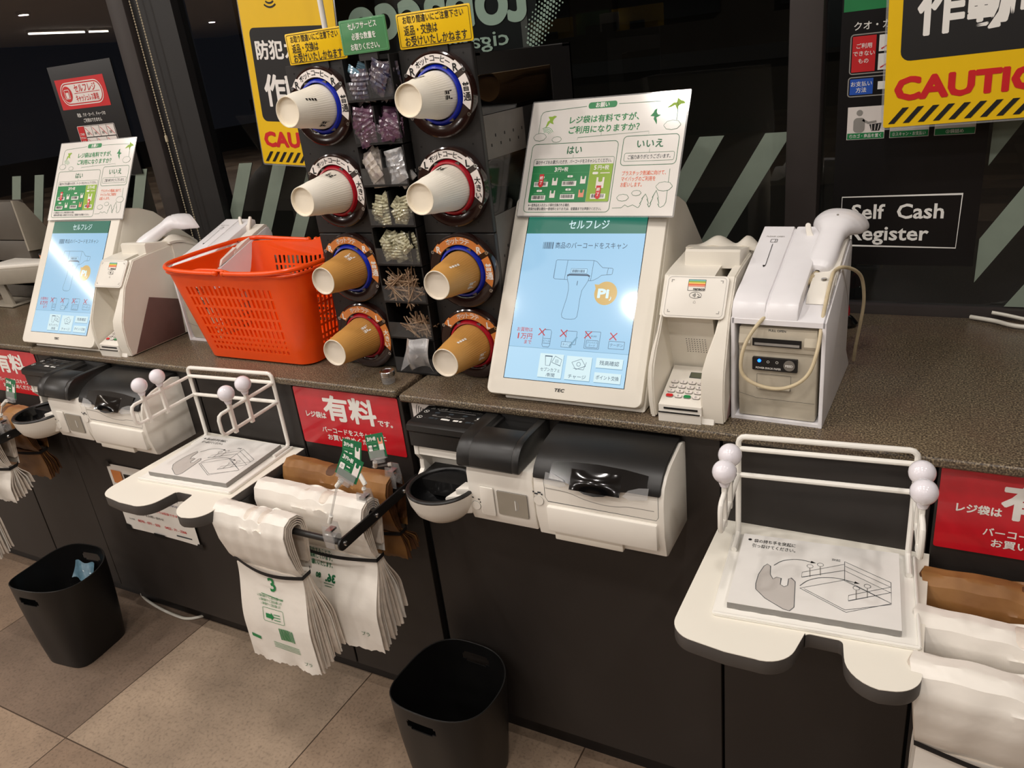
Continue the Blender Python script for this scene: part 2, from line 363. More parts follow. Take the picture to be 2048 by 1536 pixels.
def tag(o, label, cat, group=None):
    o['label'] = label; o['category'] = cat
    if group: o['group'] = group
    return o
def struct(o): o['kind'] = 'structure'; return o
def centre(o, p=None):     # move a single-mesh thing's origin to its base
    me = o.data; xs = [v.co for v in me.vertices]
    c = Vector(p) if p else Vector((sum(v.x for v in xs)/len(xs), sum(v.y for v in xs)/len(xs), min(v.z for v in xs)))
    for v in me.vertices: v.co -= c
    o.location = c; return o
def kids(o): return [x for x in bpy.data.objects if x.parent == o]
def copy_tree(o, parent=None):
    c = o.copy(); C.objects.link(c)
    if parent is not None: c.parent = parent
    for ch in kids(o): copy_tree(ch, c)
    return c
def dup(o, d, label, rz=0.0, group=None):
    c = copy_tree(o); c.location = o.location+Vector(d); c.rotation_euler = (0, 0, rz); c['label'] = label
    if group: c['group'] = group
    return c
def arc(cx, cy, r, a0, a1, n=12): return [(cx+r*math.cos(math.radians(a0+(a1-a0)*i/n)), cy+r*math.sin(math.radians(a0+(a1-a0)*i/n))) for i in range(n+1)]
def bez(P, n=10):  # smooth curve through points (Catmull-Rom)
    P = [Vector(p) for p in P]; Q = [P[0]]+P+[P[-1]]; out = []
    for i in range(1, len(Q)-2):
        for k in range(n):
            t = k/n; a, b, c, d = Q[i-1], Q[i], Q[i+1], Q[i+2]
            out.append(.5*((2*b)+(-a+c)*t+(2*a-5*b+4*c-d)*t*t+(-a+3*b-3*c+d)*t**3))
    out.append(P[-1]); return out
# ---------------------------------------------------------------- the room
X0, X1, Y0, YW = -16.0, 3.0, -12.0, 1.70
b = MB().box(X0, Y0, -.05, X1, YW+.1, 0, 'floor'); struct(b.build('floor'))
b = MB().box(X0, Y0, CEIL+.02, X1, YW+.1, CEIL+.12, 'ceiling'); struct(b.build('ceiling'))
b = MB().box(X0-.1, Y0, 0, X0, YW+.1, CEIL, 'wall_dark'); struct(b.build('wall_left'))
b = MB().box(X1, Y0, 0, X1+.1, YW+.1, CEIL, 'wall_warm'); struct(b.build('wall_right'))
b = MB().box(X0, Y0-.1, 0, X1, Y0, CEIL, 'wall_dark'); struct(b.build('wall_front'))
b = MB().box(X0, YW+.01, 0, X1, YW+.09, .85, 'wall_dark').box(X0, YW+.01, 2.3, X1, YW+.09, CEIL, 'wall_dark'); struct(b.build('wall_back'))
def pane(name, x0, x1, z0=.85, z1=2.3):
    struct(MB().box(x0, YW, z0, x1, YW+.006, z1, 'glass').build(name))
pane('window_1', X0, -2.135); pane('window_2', -1.90, -.28); pane('window_3', -.218, X1)
struct(MB().box(-2.135, 1.655, .856, -2.066, 1.71, CEIL, 'mullion', .004).build('trim_1'))
struct(MB().box(-2.066, 1.675, .856, -1.90, 1.72, CEIL, 'pillar_black').build('trim_2'))
struct(MB().box(-.28, 1.66, .856, -.219, 1.71, CEIL, 'mullion', .004).build('trim_3'))
struct(MB().box(X0, 1.684, .80, -2.135, 1.715, .872, 'mullion').box(-1.90, 1.684, .80, -.28, 1.715, .872, 'mullion').box(-.219, 1.684, .80, X1, 1.715, .872, 'mullion').build('trim_4'))
# outside at night
MB_ = MB().box(-30, YW+.12, -.3, 12, 30, -.2, 'asphalt'); struct(MB_.build('ground_outside'))
bd = MB().box(-9, 9, -.2, 3.6, 12, 6, 'far_wall').box(-9.05, 8.96, 1.1, 3.65, 9.0, 1.25, 'mullion')
for k in range(7): bd.box(-8.4+k*1.7, 8.97, 1.6, -7.3+k*1.7, 9.0, 3.2, 'pillar_black')
tag(bd.build('building'), 'dim building seen through the glass across the dark lot', 'building')
lb = MB().box(-.72, 5.0, 1.27, -.17, 5.03, 1.9, 'sticker_black')
for k in range(2):
    lb.box(-.68+k*.26, 4.99, 1.745, -.46+k*.26, 5.0, 1.765, 'led_red_out').box(-.68+k*.26, 4.99, 1.63, -.46+k*.26, 5.0, 1.65, 'led_blue_out')
lb.box(-.46, 5.0, -.2, -.42, 5.03, 1.3, 'mullion')
tag(lb.build('light_board'), 'dark board with red and blue light rows outside the window', 'sign')
sl = thing('building_fill_lamp', 'unseen lamp on a tall pole outside, added to light the building', 'added lamp', (3.4, 7.0, -.2))  # out-of-view lamp, added to brighten the building across the lot
MB().tube([(3.4, 7.0, -.2), (3.4, 7.0, 5.0), (3.0, 7.0, 5.3)], .05, 'mullion', 12).build('pole', sl); MB().box(2.4, 6.9, 5.25, 3.05, 7.1, 5.35, 'grey_plastic', .02).build('lamp_head', sl)
ld = bpy.data.lights.new('building_fill_glow', 'SPOT'); ld.energy = 260; ld.color = (1, .85, .7); ld.spot_size = 2.6; ld.spot_blend = .8; ld.shadow_soft_size = .1  # added spot that throws light on the building
lo = bpy.data.objects.new('building_fill_glow', ld); C.objects.link(lo); lo.location = (2.7, 7.0, 5.22); lo.rotation_euler = (.9, 0, .9)
# ceiling lights: round downlights
def lamp(i, x, y):
    t = thing('ceiling_light', 'round downlight in the ceiling of the shop', 'light', (x, y, CEIL-.02), 'round downlights in the ceiling')
    MB().lathe([(.062, 0), (.085, 0), (.085, .04), (.062, .04)], 'white_plastic', 24, (x, y, CEIL-.02)).build('housing', t)
    MB().cyl((x, y, CEIL-.02), .06, .012, .03, 'white_plastic').build('diffuser', t)
    ld = bpy.data.lights.new('lamp_glow', 'AREA'); ld.shape = 'DISK'; ld.size = .11; ld.energy = LAMP_POWER; ld.color = LAMP_COL
    lo = bpy.data.objects.new('lamp_glow', ld); C.objects.link(lo); lo.location = (x, y, CEIL-.025)
for i, (x, y) in enumerate(LAMPS): lamp(i, x, y)
for (x, y) in ((-7.5, -2.0), (-10.5, -3.5), (-12.0, -8.0), (-8.0, -7.0)):  # far lamps added, extra strong, to brighten the ceiling mirrored in the glass
    LAMP_POWER = 110; lamp(0, x, y)
# one long tube light further into the shop
for (tx, ty0, ty1, lab) in ((-5.05, -1.3, .30, 'long white tube light nearest the tills on the shop ceiling'), (-12.9, -6.05, -5.05, 'white tube light far inside the shop, beside its shorter twin'), (-12.9, -6.50, -6.12, 'short white tube light far inside the shop')):
    tl = thing('tube_light', lab, 'light', (tx, (ty0+ty1)/2, CEIL-.03))
    MB().box(tx-.04, ty0, CEIL-.012, tx+.04, ty1, CEIL+.018, 'white_plastic', .004).build('housing', tl)
    MB().tube([(tx, ty0+.01, CEIL-.03), (tx, ty1-.01, CEIL-.03)], .014, 'lamp_white').build('tube', tl)
# stripes on the glass
def stripe(x0, zt=1.223, zb=.875, k=.61, wd=.052):
    f = wallframe(0, YW-.0012, 0); m = MB(f)
    m.flat([(x0, zt), (x0-k*(zt-zb), zb), (x0-k*(zt-zb)+wd, zb), (x0+wd, zt)], 'frosted_stripe')
    return m
n = 0
def stripes(xa, xb, ph, lab):
    global n
    x = xb-((xb-ph) % .135)
    while x > xa-.25:
        # clip the slanted band to the pane between xa and xb
        zt, zb, k, wd = 1.223, .875, .61, .052
        poly = [(x, zt), (x-k*(zt-zb), zb), (x-k*(zt-zb)+wd, zb), (x+wd, zt)]
        for side, lim in ((1, xa), (-1, xb)):
            out = []
            for i in range(len(poly)):
                p, q = poly[i], poly[(i+1) % len(poly)]; ip, iq = side*(p[0]-lim) >= 0, side*(q[0]-lim) >= 0
                if ip: out.append(p)
                if ip != iq:
                    tt = (lim-p[0])/(q[0]-p[0]); out.append((lim, p[1]+tt*(q[1]-p[1])))
            poly = out
            if len(poly) < 3: break
        if len(poly) >= 3:
            o = MB().prism(poly, YW-.0016, YW-.0006, 'frosted_stripe', 'y').build('glass_stripe'); tag(o, lab, 'sticker', lab)
        x -= .135
stripes(-3.6, -2.14, -2.267, 'slanted pale green stripe on the glass left of the mullion')
stripes(-1.895, -.285, -.327, 'slanted pale green stripe on the glass behind the cup tower and screens')
stripes(-.215, -.195, -.327+.135, 'slanted pale green stripe at the edge of the black board')
stripes(.07, .6, .067, 'slanted pale green stripe on the glass right of the black board')
# ---------------------------------------------------------------- counters
def counter(k, xs, xe, yf, toe, ytop, lab, wlab, widths):
    t = thing('counter_cabinet', lab, 'counter', (xs, yf, 0))
    MB().box(xs, yf+.02, .085, xe, 1.66, .838, 'gap_black').build('carcass', t)
    MB().box(xs, toe, 0, xe, toe+.02, .085, 'plinth_dark').build('plinth', t)
    x = xs+.004
    for wd in widths:
        MB().box(x+.0025, yf, .079, x+wd-.0025, yf+.019, .836, 'panel_dark', .0012, 1).build('front_panel', t); x += wd
    wt = MB().box(xs-.001, ytop, .839, xe-.004, 1.683, .855, 'worktop', .005, 3); wo = wt.build('worktop')
    centre(wo, ((xs+xe)/2, ytop, .839)); tag(wo, wlab, 'worktop')
counter(0, -.880, .332, 1.098, 1.140, 1.080, 'dark grey counter cabinet under the sharp main screen, at right', 'speckled brown worktop carrying the sharp main screen, at right', (.604, .300, .300))
counter(1, -2.087, -.893, 1.104, 1.152, 1.092, 'dark grey counter cabinet under the orange basket and cup tower', 'speckled brown worktop carrying the orange basket and cup tower', (.604, .300, .286))
counter(2, -3.294, -2.093, 1.112, 1.160, 1.104, 'dark grey counter cabinet at the far left behind the round bin', 'speckled brown worktop under the grey till at the far left', (.604, .300, .292))
counter(3, .334, 1.54, 1.098, 1.140, 1.080, 'dark grey counter cabinet at the right edge of the picture', 'speckled brown worktop at the right edge of the picture', (.604, .300, .300))
# ---------------------------------------------------------------- signs on the glass
def yellow(x, lab, roll=0.0):
    t = thing('caution_sign', lab, 'sign', (x, 1.60, 1.232))
    W, H = .297, .42
    fr = wallframe(x, 1.60, 1.232)
    m = MB(fr); m.prism(m.rpoly(-.004, -.004, W+.008, H+.008, .006), -.0012, 0, 'clear_plastic'); m.build('laminate_edge', t)
    m = MB(fr); m.prism(m.rpoly(0, 0, W, H, .004), .0004, .0010, 'sign_yellow')
    m.plate(.022, .108, W-.044, .222, .0011, .0014, .016, 'ink_black')
    z = .0018
    m.text('防犯カメラ', .036, .278, .046, 'ink_white', z, 'l', .03, width=.225); m.text('作動中', W/2, .182, .080, 'ink_white', z, 'c', .03, width=.205)
    m.text('CAUTION', W/2, .064, .05, 'ink_red', z, 'c', .05, width=.262)
    x0 = .008
    while x0 < W-.012:
        m.flat([(x0, .006), (x0+.010, .006), (min(x0+.032, W-.006), .032), (min(x0+.022, W-.012), .032)], 'ink_black', z); x0 += .0235
    cx, cy = W/2-.045, .402
    for r in (.028, .019, .010): m.line(arc(cx, cy, r, -130, -50, 10), .004, 'ink_black', z)
    m.flat(arc(cx, cy+.012, .014, 180, 360, 10), 'ink_black', z)
    m.build('printed_sheet', t); t.rotation_euler = (0, roll, 0); return t
yellow(-1.613, 'yellow CAUTION camera sign hanging behind the cup tower', .085)
yellow(-.104, 'yellow CAUTION camera sign overlapping the black board at right', -.02)
# black self-cash-register board
t = thing('register_board', 'black Self Cash Register board on the glass behind the printer', 'sign', (-.192, 1.692, .955))
fr = wallframe(-.192, 1.692, .955)
m = MB(fr); m.box(0, 0, -.004, .256, .62, 0, 'sticker_black')
z = .0006
m.line([(.017, .040), (.224, .036), (.226, .139), (.017, .137)], .002, 'ink_white', z, True)
m.text('Self  Cash', .117, .1085, .040, 'ink_white', z, 'c', .02, width=.163); m.text('Register', .033, .0655, .040, 'ink_white', z, 'l', .02, width=.143)
m.rect(.003, .474, .25, .10, 'ink_green', z); m.line(arc(.11, .51, .03, 200, 340), .006, 'ink_white', z*2)
m.text('クオ・カード、チャージの', .022, .448, .016, 'ink_white', z, 'l', .01)
m.rring(.018, .366, .20, .068, .005, .002, 'ink_grey', z); m.rect(.021, .369, .040, .062, 'ink_red', z)
for i, s_ in enumerate(('ご利用', 'できない', 'もの')): m.text(s_, .041, .414-.013*i, .0095, 'ink_white', z*2, 'c', .01)
for i in range(3):
    for j in range(2): m.rect(.066+i*.048, .370+j*.032, .044, .028, 'ink_white', z); m.line([(.07+i*.048, .374+j*.032), (.106+i*.048, .394+j*.032)], .002, 'ink_red', z*2)
m.rring(.017, .326, .20, .034, .005, .002, 'ink_grey', z); m.rect(.020, .329, .040, .028, 'ink_blue', z)
m.text('お支払い', .040, .348, .0095, 'ink_white', z*2, 'c', .01); m.text('方法', .040, .337, .0095, 'ink_white', z*2, 'c', .01); m.rect(.068, .336, .02, .014, 'ink_white', z); m.rect(.094, .336, .02, .014, 'ink_white', z)
for i, s_ in enumerate(('①カゴ・商品を置く', '②スキャン・お支払い', '③袋詰め')):
    x = .019+i*.075; m.rect(x, .247, .066, .06, 'label_white', z); m.rect(x+.001, .248, .064, .011, 'ink_green', z*2); m.text(s_, x+.033, .2535, .0075, 'ink_white', z*3, 'c', .01, width=.056 if i < 2 else None)
m.flat(arc(.040, .296, .0055, 0, 360, 14), 'ink_grey', z*2); m.flat(m.rpoly(.030, .260, .020, .027, .007), 'ink_grey', z*2); m.line([(.046, .283), (.056, .277), (.070, .279)], .004, 'ink_grey', z*2)
m.flat([(.058, .274), (.080, .276), (.076, .262), (.062, .262)], 'ink_black', z*2)
for i in range(3): m.line([(.063+i*.005, .263), (.062+i*.0065, .274)], .0012, 'label_white', z*3)
m.build('printed_board', t)
# far-left cashless board
t = thing('cashless_board', 'black board with a red cashless self-register sign, at left', 'sign', (-2.545, 1.692, 1.21))
fr = wallframe(-2.545, 1.692, 1.21); m = MB(fr); m.box(0, 0, -.004, .31, .34, 0, 'sticker_black')
m.rect(.018, .210, .240, .090, 'ink_red', z); m.rring(.034, .222, .205, .066, .032, .003, 'label_white', z*2); m.rect(.040, .227, .193, .056, 'label_white', z*2, .027)
m.flat(arc(.065, .255, .024, 0, 360, 20), 'ink_red', z*3); m.rring(.053, .242, .024, .026, .003, .002, 'label_white', z*4); m.rect(.058, .244, .014, .016, 'label_white', z*4)
m.text('セルフレジ', .158, .269, .026, 'ink_red', z*3, 'c', .015, width=.105); m.text('キャッシュレス専用', .158, .240, .022, 'ink_red', z*3, 'c', .015, width=.11); m.line([(.10, .255), (.225, .256)], .0015, 'ink_red', z*3)
m.text('現金、クオ・カード、チャージの', .150, .190, .013, 'ink_white', z, 'c', .01, width=.14); m.text('ご利用はできません', .150, .173, .013, 'ink_white', z, 'c', .01, width=.09)
m.rring(.060, .085, .185, .072, .004, .0015, 'label_white', z); m.rect(.061, .086, .032, .070, 'ink_red', z)
for j in range(2):
    for i in range(4 if j else 3):
        x = .095+i*(.037 if j else .049); wd = .035 if j else .047
        m.rect(x, .088+j*.035, wd, .032, 'label_white', z); m.line([(x+.004, .116+j*.035), (x+wd-.004, .092+j*.035)], .0018, 'ink_red', z*2)
        m.rect(x+.008, .094+j*.035, .012, .008, 'ink_grey', z*1.5)
for i, s_ in enumerate(('ご利用', 'できない', 'もの')): m.text(s_, .077, .132-.011*i, .008, 'ink_white', z*2, 'c', .01)
m.build('printed_board', t)
# mirror-written tobacco sign on the far side of the glass
t = thing('tobacco_sign', 'black tobacco sign on the glass, its pale letters mirror written', 'sign', (-1.25, 1.709, 1.43))
m = MB(wallframe(0, 1.712, 0)); m.box(-1.25, 1.438, -.001, -.872, 1.80, 0, 'sticker_black'); m.box(-.862, 1.438, -.001, -.846, 1.80, 0, 'tower_grey'); m.box(-.872, 1.438, -.001, -.862, 1.8, 0, 'sticker_black'); m.box(-.846, 1.438, -.001, -.82, 1.80, 0, 'sticker_black')
m.build('backing', t)
m = MB(wallframe(0, 1.7095, 0)); m.text('cigarettes', -.895, 1.465, .046, 'sign_letter', 0, 'l', .008, mirror=True, width=.27)
m.text('tobacco', -.835, 1.553, .155, 'sign_letter', 0, 'l', .03, mirror=True, width=.50, res=8)
m.build('lettering', t)
dm = MB(wallframe(0, 1.7095, 0))
for i in range(60):
    for j in range(20):
        u = i*.0085; v = (j-9)*.0085+(.00425 if i % 2 else 0)
        ang = .95; x = -.842+u*math.cos(ang)*1.0-v*math.sin(ang)*.9; zz = 1.442+u*math.sin(ang)+v*math.cos(ang)*.9
        d = abs(v)
        if d < .034 and zz > 1.436 and zz < 1.62 and x > -.85: dm.flat(arc(x, zz, .0036*(1.02-d/.06), 0, 360, 8), 'sign_letter')
tag(centre(dm.build('halftone_sticker')), 'pale halftone dot pattern on the glass right of the tobacco sign', 'sticker')
# white pole with its foot behind the tower
p = MB().tube([(-1.207, 1.46, .858), (-1.207, 1.46, 2.1)], .0062, 'wire_white', 12).cyl((-1.207, 1.46, .856), .04, 0, .006, 'wire_white'); tag(centre(p.build('sign_pole')), 'thin white upright pole behind the left yellow tower sign', 'pole')
# bead chain of the roller blind
def bead(x, lab):
    m = MB()
    m.tube([(x, 1.655, 2.3), (x, 1.655, 1.0)], .0007, 'bead', 6)
    for i in range(180):
        z_ = 1.0+i*.0072
        m.lathe([(.0003, -.0025), (.002, -.0012), (.0023, 0), (.002, .0012), (.0003, .0025)], 'bead', 8, (x, 1.655, z_))
    if x < -2.02: m.lathe([(.0005, -.012), (.0042, -.008), (.0042, .008), (.0005, .012)], 'bead', 8, (x, 1.655, 1.31))
    return tag(centre(m.build('bead_chain')), lab, 'blind chain')
bead(-2.036, 'left strand of the beaded blind chain, with its connector'); bead(-2.007, 'right strand of the beaded blind chain')
# ---------------------------------------------------------------- cup tower
t = thing('cup_tower', 'tall black dispenser tower with eight cup rings and a column of bins', 'dispenser', (-.90, 1.20, .856)); TW = t
YF = 1.20
m = MB()
m.box(-1.105, YF+.012, .856, -1.098, 1.60, 1.436, 'tower_black').box(-1.105, YF+.012, 1.430, -.846, 1.60, 1.436, 'tower_black').box(-.846, YF+.012, 1.430, -.698, 1.225, 1.436, 'tower_black').box(-.846, 1.56, 1.430, -.698, 1.60, 1.436, 'tower_black').box(-1.105, YF+.012, .856, -.698, 1.60, .866, 'tower_black').box(-1.105, 1.594, .856, -.698, 1.60, 1.436, 'tower_black')
m.box(-.960, YF+.012, .866, -.956, 1.45, 1.43, 'tower_black').box(-.846, YF+.012, .866, -.842, 1.45, 1.43, 'tower_black')
m.build('cabinet', t)
for (x0, x1) in ((-1.105, -.957), (-.845, -.698)):
    for (z0, z1) in ((.857, 1.136), (1.1375, 1.452)):
        m = MB().box(x0, YF, z0, x1, YF+.011, z1, 'tower_black', .0015, 1)
        for (px, pz) in ((.02, .3), (.13, .3), (.02, .155), (.127, .155), (.118, .02), (.03, .02)): m.cyl((x0+px, YF-.0004, z0+pz*(z1-z0)/.315), .0016, 0, .0006, 'gap_black', 8, 'y')
        m.build('front_panel', t)
MB().box(-.7015, YF+.014, 1.166, -.7000, 1.59, 1.261, 'smoke').box(-.7015, YF+.014, 1.336, -.7000, 1.59, 1.399, 'smoke').box(-.846, 1.225, 1.4325, -.70, 1.56, 1.4335, 'smoke').build('smoked_window', t)
# right side: grey perforated plates, smoked between them
m = MB()
for (z0, z1, y1) in ((.866, 1.165, 1.50), (1.262, 1.335, 1.50)):
    m.box(-.701, YF+.012, z0, -.698, 1.36, z1, 'tower_grey').box(-.701, 1.36, z0, -.698, y1, z1, 'tower_black')
    for i in range(8):
        for j in range(max(1, int((z1-z0)/.05))): m.box(-.6979, 1.228+i*.017, z0+.02+j*.05+(.015 if i % 2 else 0), -.6975, 1.231+i*.017, z0+.025+j*.05+(.015 if i % 2 else 0), 'gap_black')
m.box(-.701, 1.50, .866, -.698, 1.60, 1.40, 'tower_black').box(-.701, YF+.012, 1.400, -.698, 1.60, 1.434, 'tower_black')
m.build('side_plate', t)
m = MB(); m.prism([(1.30, .98), (1.345, .98), (1.36, 1.02), (1.36, 1.12), (1.335, 1.15), (1.31, 1.145), (1.30, 1.11)], -.6985, -.6965, 'black_satin', 'x', .0006); m.build('side_bracket', t)
def holder(x, z, kind, big):
    lab = 'label_white' if kind == 'c' else 'label_orange'; ink = 'ink_black' if kind == 'c' else 'ink_white'
    ring = 'ring_red' if big else 'ring_blue'
    R0 = .0705
    m = MB(); m.lathe([(.0495, YF-.004), (.0495, YF-.0135), (.0515, YF-.0145), (.0672, YF-.0145), (.0695, YF-.013), (R0, YF-.006), (R0, YF)], 'disc_brown', 56, (x, 0, z), 'y')
    m.lathe([(.0495, YF-.003), (1e-4, YF-.003)], 'gap_black', 40, (x, 0, z), 'y', False)
    h = m.build('cup_holder', TW)
    m = MB(); m.lathe([(.0495, YF-.010), (.0455, YF-.0175), (.0425, YF-.0185), (.0415, YF-.016), (.043, YF-.008), (.0445, YF-.004)], ring, 48, (x, 0, z), 'y')
    for a in (62, 118, -62, -118): # small notches
        ca, sa = math.cos(math.radians(a)), math.sin(math.radians(a)); m.box(x+.0462*ca-.004, YF-.0165, z+.0462*sa-.0025, x+.0462*ca+.004, YF-.013, z+.0462*sa+.0025, 'tower_grey')
    m.build('grip_ring', h)
    fr = wallframe(x, YF-.0148, z)
    m = MB(fr); ri, ro = .0512, .0678
    poly = arc(0, 0, ro, 35, 50, 4)+arc(0, 0, ro-.0030, 51, 129, 16)+arc(0, 0, ro, 130, 145, 4)+arc(0, 0, ri, 142, 38, 20)
    m.prism(poly, 0, .0012, lab)
    word = 'ホットコーヒー' if kind == 'c' else 'ホットラテ'; n = len(word)
    for i, ch in enumerate(word):
        a = 90+(n-1)/2*10-i*10 if n > 5 else 90+(n-1)/2*9.5-i*9.5
        r = (ri+ro)/2-.001; m.text(ch, r*math.cos(math.radians(a)), r*math.sin(math.radians(a)), .0122, ink, .0016, 'c', .010, rot=math.radians(a-90))
    for a in (136, 44):
        r = (ri+ro)/2; m.text('L' if big else 'R', r*math.cos(math.radians(a)), r*math.sin(math.radians(a)), .0165, ink, .0016, 'c', .03, rot=0)
    m.build('arc_label', h)
    m = MB(fr); m.prism(arc(0, 0, ro-.001, -24, 27, 12)+arc(0, 0, ri, 27, -18, 12), 0, .0012, lab)
    for i, ch in enumerate('大きい' if big else '普通'):
        k = 3 if big else 2; a = (11-i*12.5) if big else (9-i*15); r = (ri+ro)/2; m.text(ch, r*math.cos(math.radians(a)), r*math.sin(math.radians(a)), .0132 if big else .0150, ink, .0016, 'c', .02)
    m.build('side_label', h)
    for (dx, dz) in ((-.0575, .036), (.0575, .036), (.0575, -.034), (-.0575, -.034)):
        m = MB(); m.cyl((x+dx, YF-.0155, z+dz), .0034, 0, .0015, 'steel', 12, 'y'); m.cyl((x+dx, YF-.0158, z+dz), .0012, 0, .0004, 'ink_black', 6, 'y'); m.build('screw', h)
XR, XL = -.767, -1.0255; ZC = (1.376, 1.2215, 1.069, .9262)
for x in (XL, XR):
    for i, z_ in enumerate(ZC): holder(x, z_, 'c' if i < 2 else 'l', i % 2 == 1)
# bins of the centre column
random.seed(3)
def heap(mt, cx, cz, w_, h_, n, sz, lab, cat, name='wrapped_packet', shape='pouch', seed=1):
    rnd = random.Random(seed); first = None; grp = lab
    for i in range(n):
        x = cx+(rnd.random()-.5)*w_; zz = cz+(rnd.random()-.5)*h_; y = YF-.004-rnd.random()*.024+.006
        if first is None:
            m = MB()
            def fn(u, v):
                a = (u-.5)*sz[0]; c = (v-.5)*sz[1]; e = (1-abs(2*u-1)**3)*(1-abs(2*v-1)**3)
                return (a, -.004*e-.0016*math.sin(u*17+v*9)*e-.001*math.sin(v*31), c)
            if shape == 'stick': m.tube([(-sz[0]/2, 0, 0), (0, -.002, .001), (sz[0]/2, 0, 0)], .0013, mt, 6)
            else: m.shell(fn, 9, 9, .0008, mt)
            first = m.build(name); o = first
        else: o = first.copy(); C.objects.link(o)
        o.location = (x, y, zz); o.rotation_euler = ((rnd.random()-.5)*.5, (rnd.random()-.5)*1.4 if shape == 'pouch' else rnd.random()*3.1, (rnd.random()-.5)*.5)
        tag(o, lab, cat, grp)
rows = [(.8595+i*.0746) for i in range(8)]
for i, z0 in enumerate(rows):
    m = MB(); x0, x1 = -.953, -.848
    m.box(x0, YF-.022, z0-.004, x1, YF+.05, z0, 'black_plastic').box(x0, YF-.022, z0, x0+.003, YF+.05, z0+.068, 'black_plastic').box(x1-.003, YF-.022, z0, x1, YF+.05, z0+.068, 'black_plastic').box(x0, YF+.046, z0, x1, YF+.05, z0+.070, 'black_plastic')
    bn = m.build('bin', TW)
    if i >= 4: MB().box(-.902, YF-.022, z0, -.899, YF+.046, z0+.062, 'black_plastic').build('divider', bn)
    elif i == 3: MB().box(-.868, YF-.022, z0, -.866, YF+.046, z0+.062, 'black_plastic').build('divider', bn)
    MB().prism([(YF-.0235, z0), (YF-.0215, z0), (YF-.0215, z0+.030), (YF-.0235, z0+.030)], x0+.003, x1-.003, 'clear_bin', 'x').build('clear_lip', bn)
    for xx in (x0+.003, x1-.003): pass
cz = [z0+.030 for z0 in rows]
heap('pouch_blue', -.925, cz[7]+.012, .02, .01, 4, (.044, .016), 'pale blue wrapped wipe at the top of the bin column', 'wipe', 'wet_wipe', seed=2)
heap('pack_navy', -.926, cz[7]-.006, .018, .03, 9, (.042, .034), 'dark wrapped cutlery packet in the top left bin', 'packet', seed=4)
heap('pack_navy', -.874, cz[7]-.004, .018, .03, 9, (.042, .040), 'dark wrapped packet in the top right bin', 'packet', seed=5)
heap('pack_purple', -.926, cz[6]-.002, .018, .03, 11, (.042, .038), 'purple wrapped packet in the second bin, left side', 'packet', seed=6)
heap('pack_purple', -.874, cz[6]-.002, .018, .03, 11, (.042, .038), 'purple wrapped packet in the second bin, right side', 'packet', seed=7)
heap('pack_white', -.926, cz[5]-.004, .014, .03, 6, (.034, .048), 'white paper sachet in the third bin, left side', 'sachet', 'paper_sachet', seed=8)
heap('wrap', -.874, cz[5]-.002, .014, .02, 8, (.038, .050), 'clear wrapped packet in the third bin, right side', 'packet', seed=9)
heap('pack_cream', -.926, cz[4]-.004, .02, .04, 22, (.028, .024), 'crinkled pale packet in the fourth bin, left side', 'packet', seed=10)
heap('pack_cream', -.874, cz[4]-.004, .02, .03, 18, (.028, .024), 'crinkled pale packet in the fourth bin, right side', 'packet', seed=11)
heap('pack_cream', -.896, cz[3]-.002, .060, .04, 34, (.030, .026), 'crinkled pale packet in the fifth bin', 'packet', seed=12)
heap('pack_wood', -.902, cz[2]-.006, .05, .036, 90, (.054, .002), 'wooden stirrer stick in the sixth bin', 'stirrer', 'stirrer_stick', 'stick', 13)
heap('pack_wood', -.882, cz[1]-.012, .04, .028, 50, (.044, .002), 'wooden stirrer stick in the seventh bin', 'stirrer', 'stirrer_stick', 'stick', 14)
m = MB(); m.shell(lambda u, v: (-.905+u*.05, YF-.03-.012*math.sin(v*3)-.006*math.sin(u*6), .935-v*.068+.012*math.sin(u*3)*v), 10, 10, .0006, 'wrap')
m.prism([(-.925, .868), (-.898, .925), (-.876, .903)], YF-.044, YF-.043, 'wrap', 'y')
tag(centre(m.build('clear_pouch')), 'clear folded pouch sticking out of the lowest bin', 'pouch')
# boards on top
def topboard(x0, x1, y, z0, z1, base, lines, ink, lab, tilt=0, name='tower_sign'):
    t = thing(name, lab, 'sign', ((x0+x1)/2, y, z0)); fr = wallframe(x0, y, z0); W, H = x1-x0, z1-z0
    m = MB(fr); m.plate(0, 0, W, H, -.002, 0, .003, base, bev=.0004); m.rring(.003, .003, W-.006, H-.006, .003, .0008, ink if base == 'sign_yellow' else 'ink_lightgreen', .0004)
    for (s_, u, v, sz, wd, al) in lines: m.text(s_, u*W, v*H, sz, ink, .0006, al, .012, width=wd*W)
    m.build('sign_face', t)
    MB().box((x0+x1)/2-.02, y+.003, z0-.012, (x0+x1)/2+.02, y+.008, z0+.02, 'tower_black').build('mount', t)
    return t
LN = [('お取り間違いにご注意下さい', .09, .80, .0125, .82, 'l'), ('返品・交換は', .09, .50, .0165, .46, 'l'), ('お受けいたしかねます', .09, .20, .0165, .84, 'l')]
topboard(-1.084, -.949, YF-.006, 1.4515, 1.5045, 'sign_yellow', LN, 'ink_black', 'yellow notice board on top of the cup tower, left of the green one')
topboard(-.834, -.689, YF-.006, 1.453, 1.508, 'sign_yellow', LN, 'ink_black', 'yellow notice board on top of the cup tower, right of the green one')
topboard(-.945, -.846, YF-.020, 1.4555, 1.5105, 'green_board', [('セルフサービス', .5, .80, .0115, .62, 'c'), ('必要な数量を', .5, .5, .0115, .52, 'c'), ('お取りください。', .5, .2, .0115, .62, 'c')], 'ink_white', 'green self-service notice board at the middle of the tower top')
topboard(-.855, -.80, YF+.03, 1.455, 1.50, 'label_white', [('レス', .5, .45, .016, .6, 'c')], 'ink_green', 'white and green notice half hidden between the tower signs')
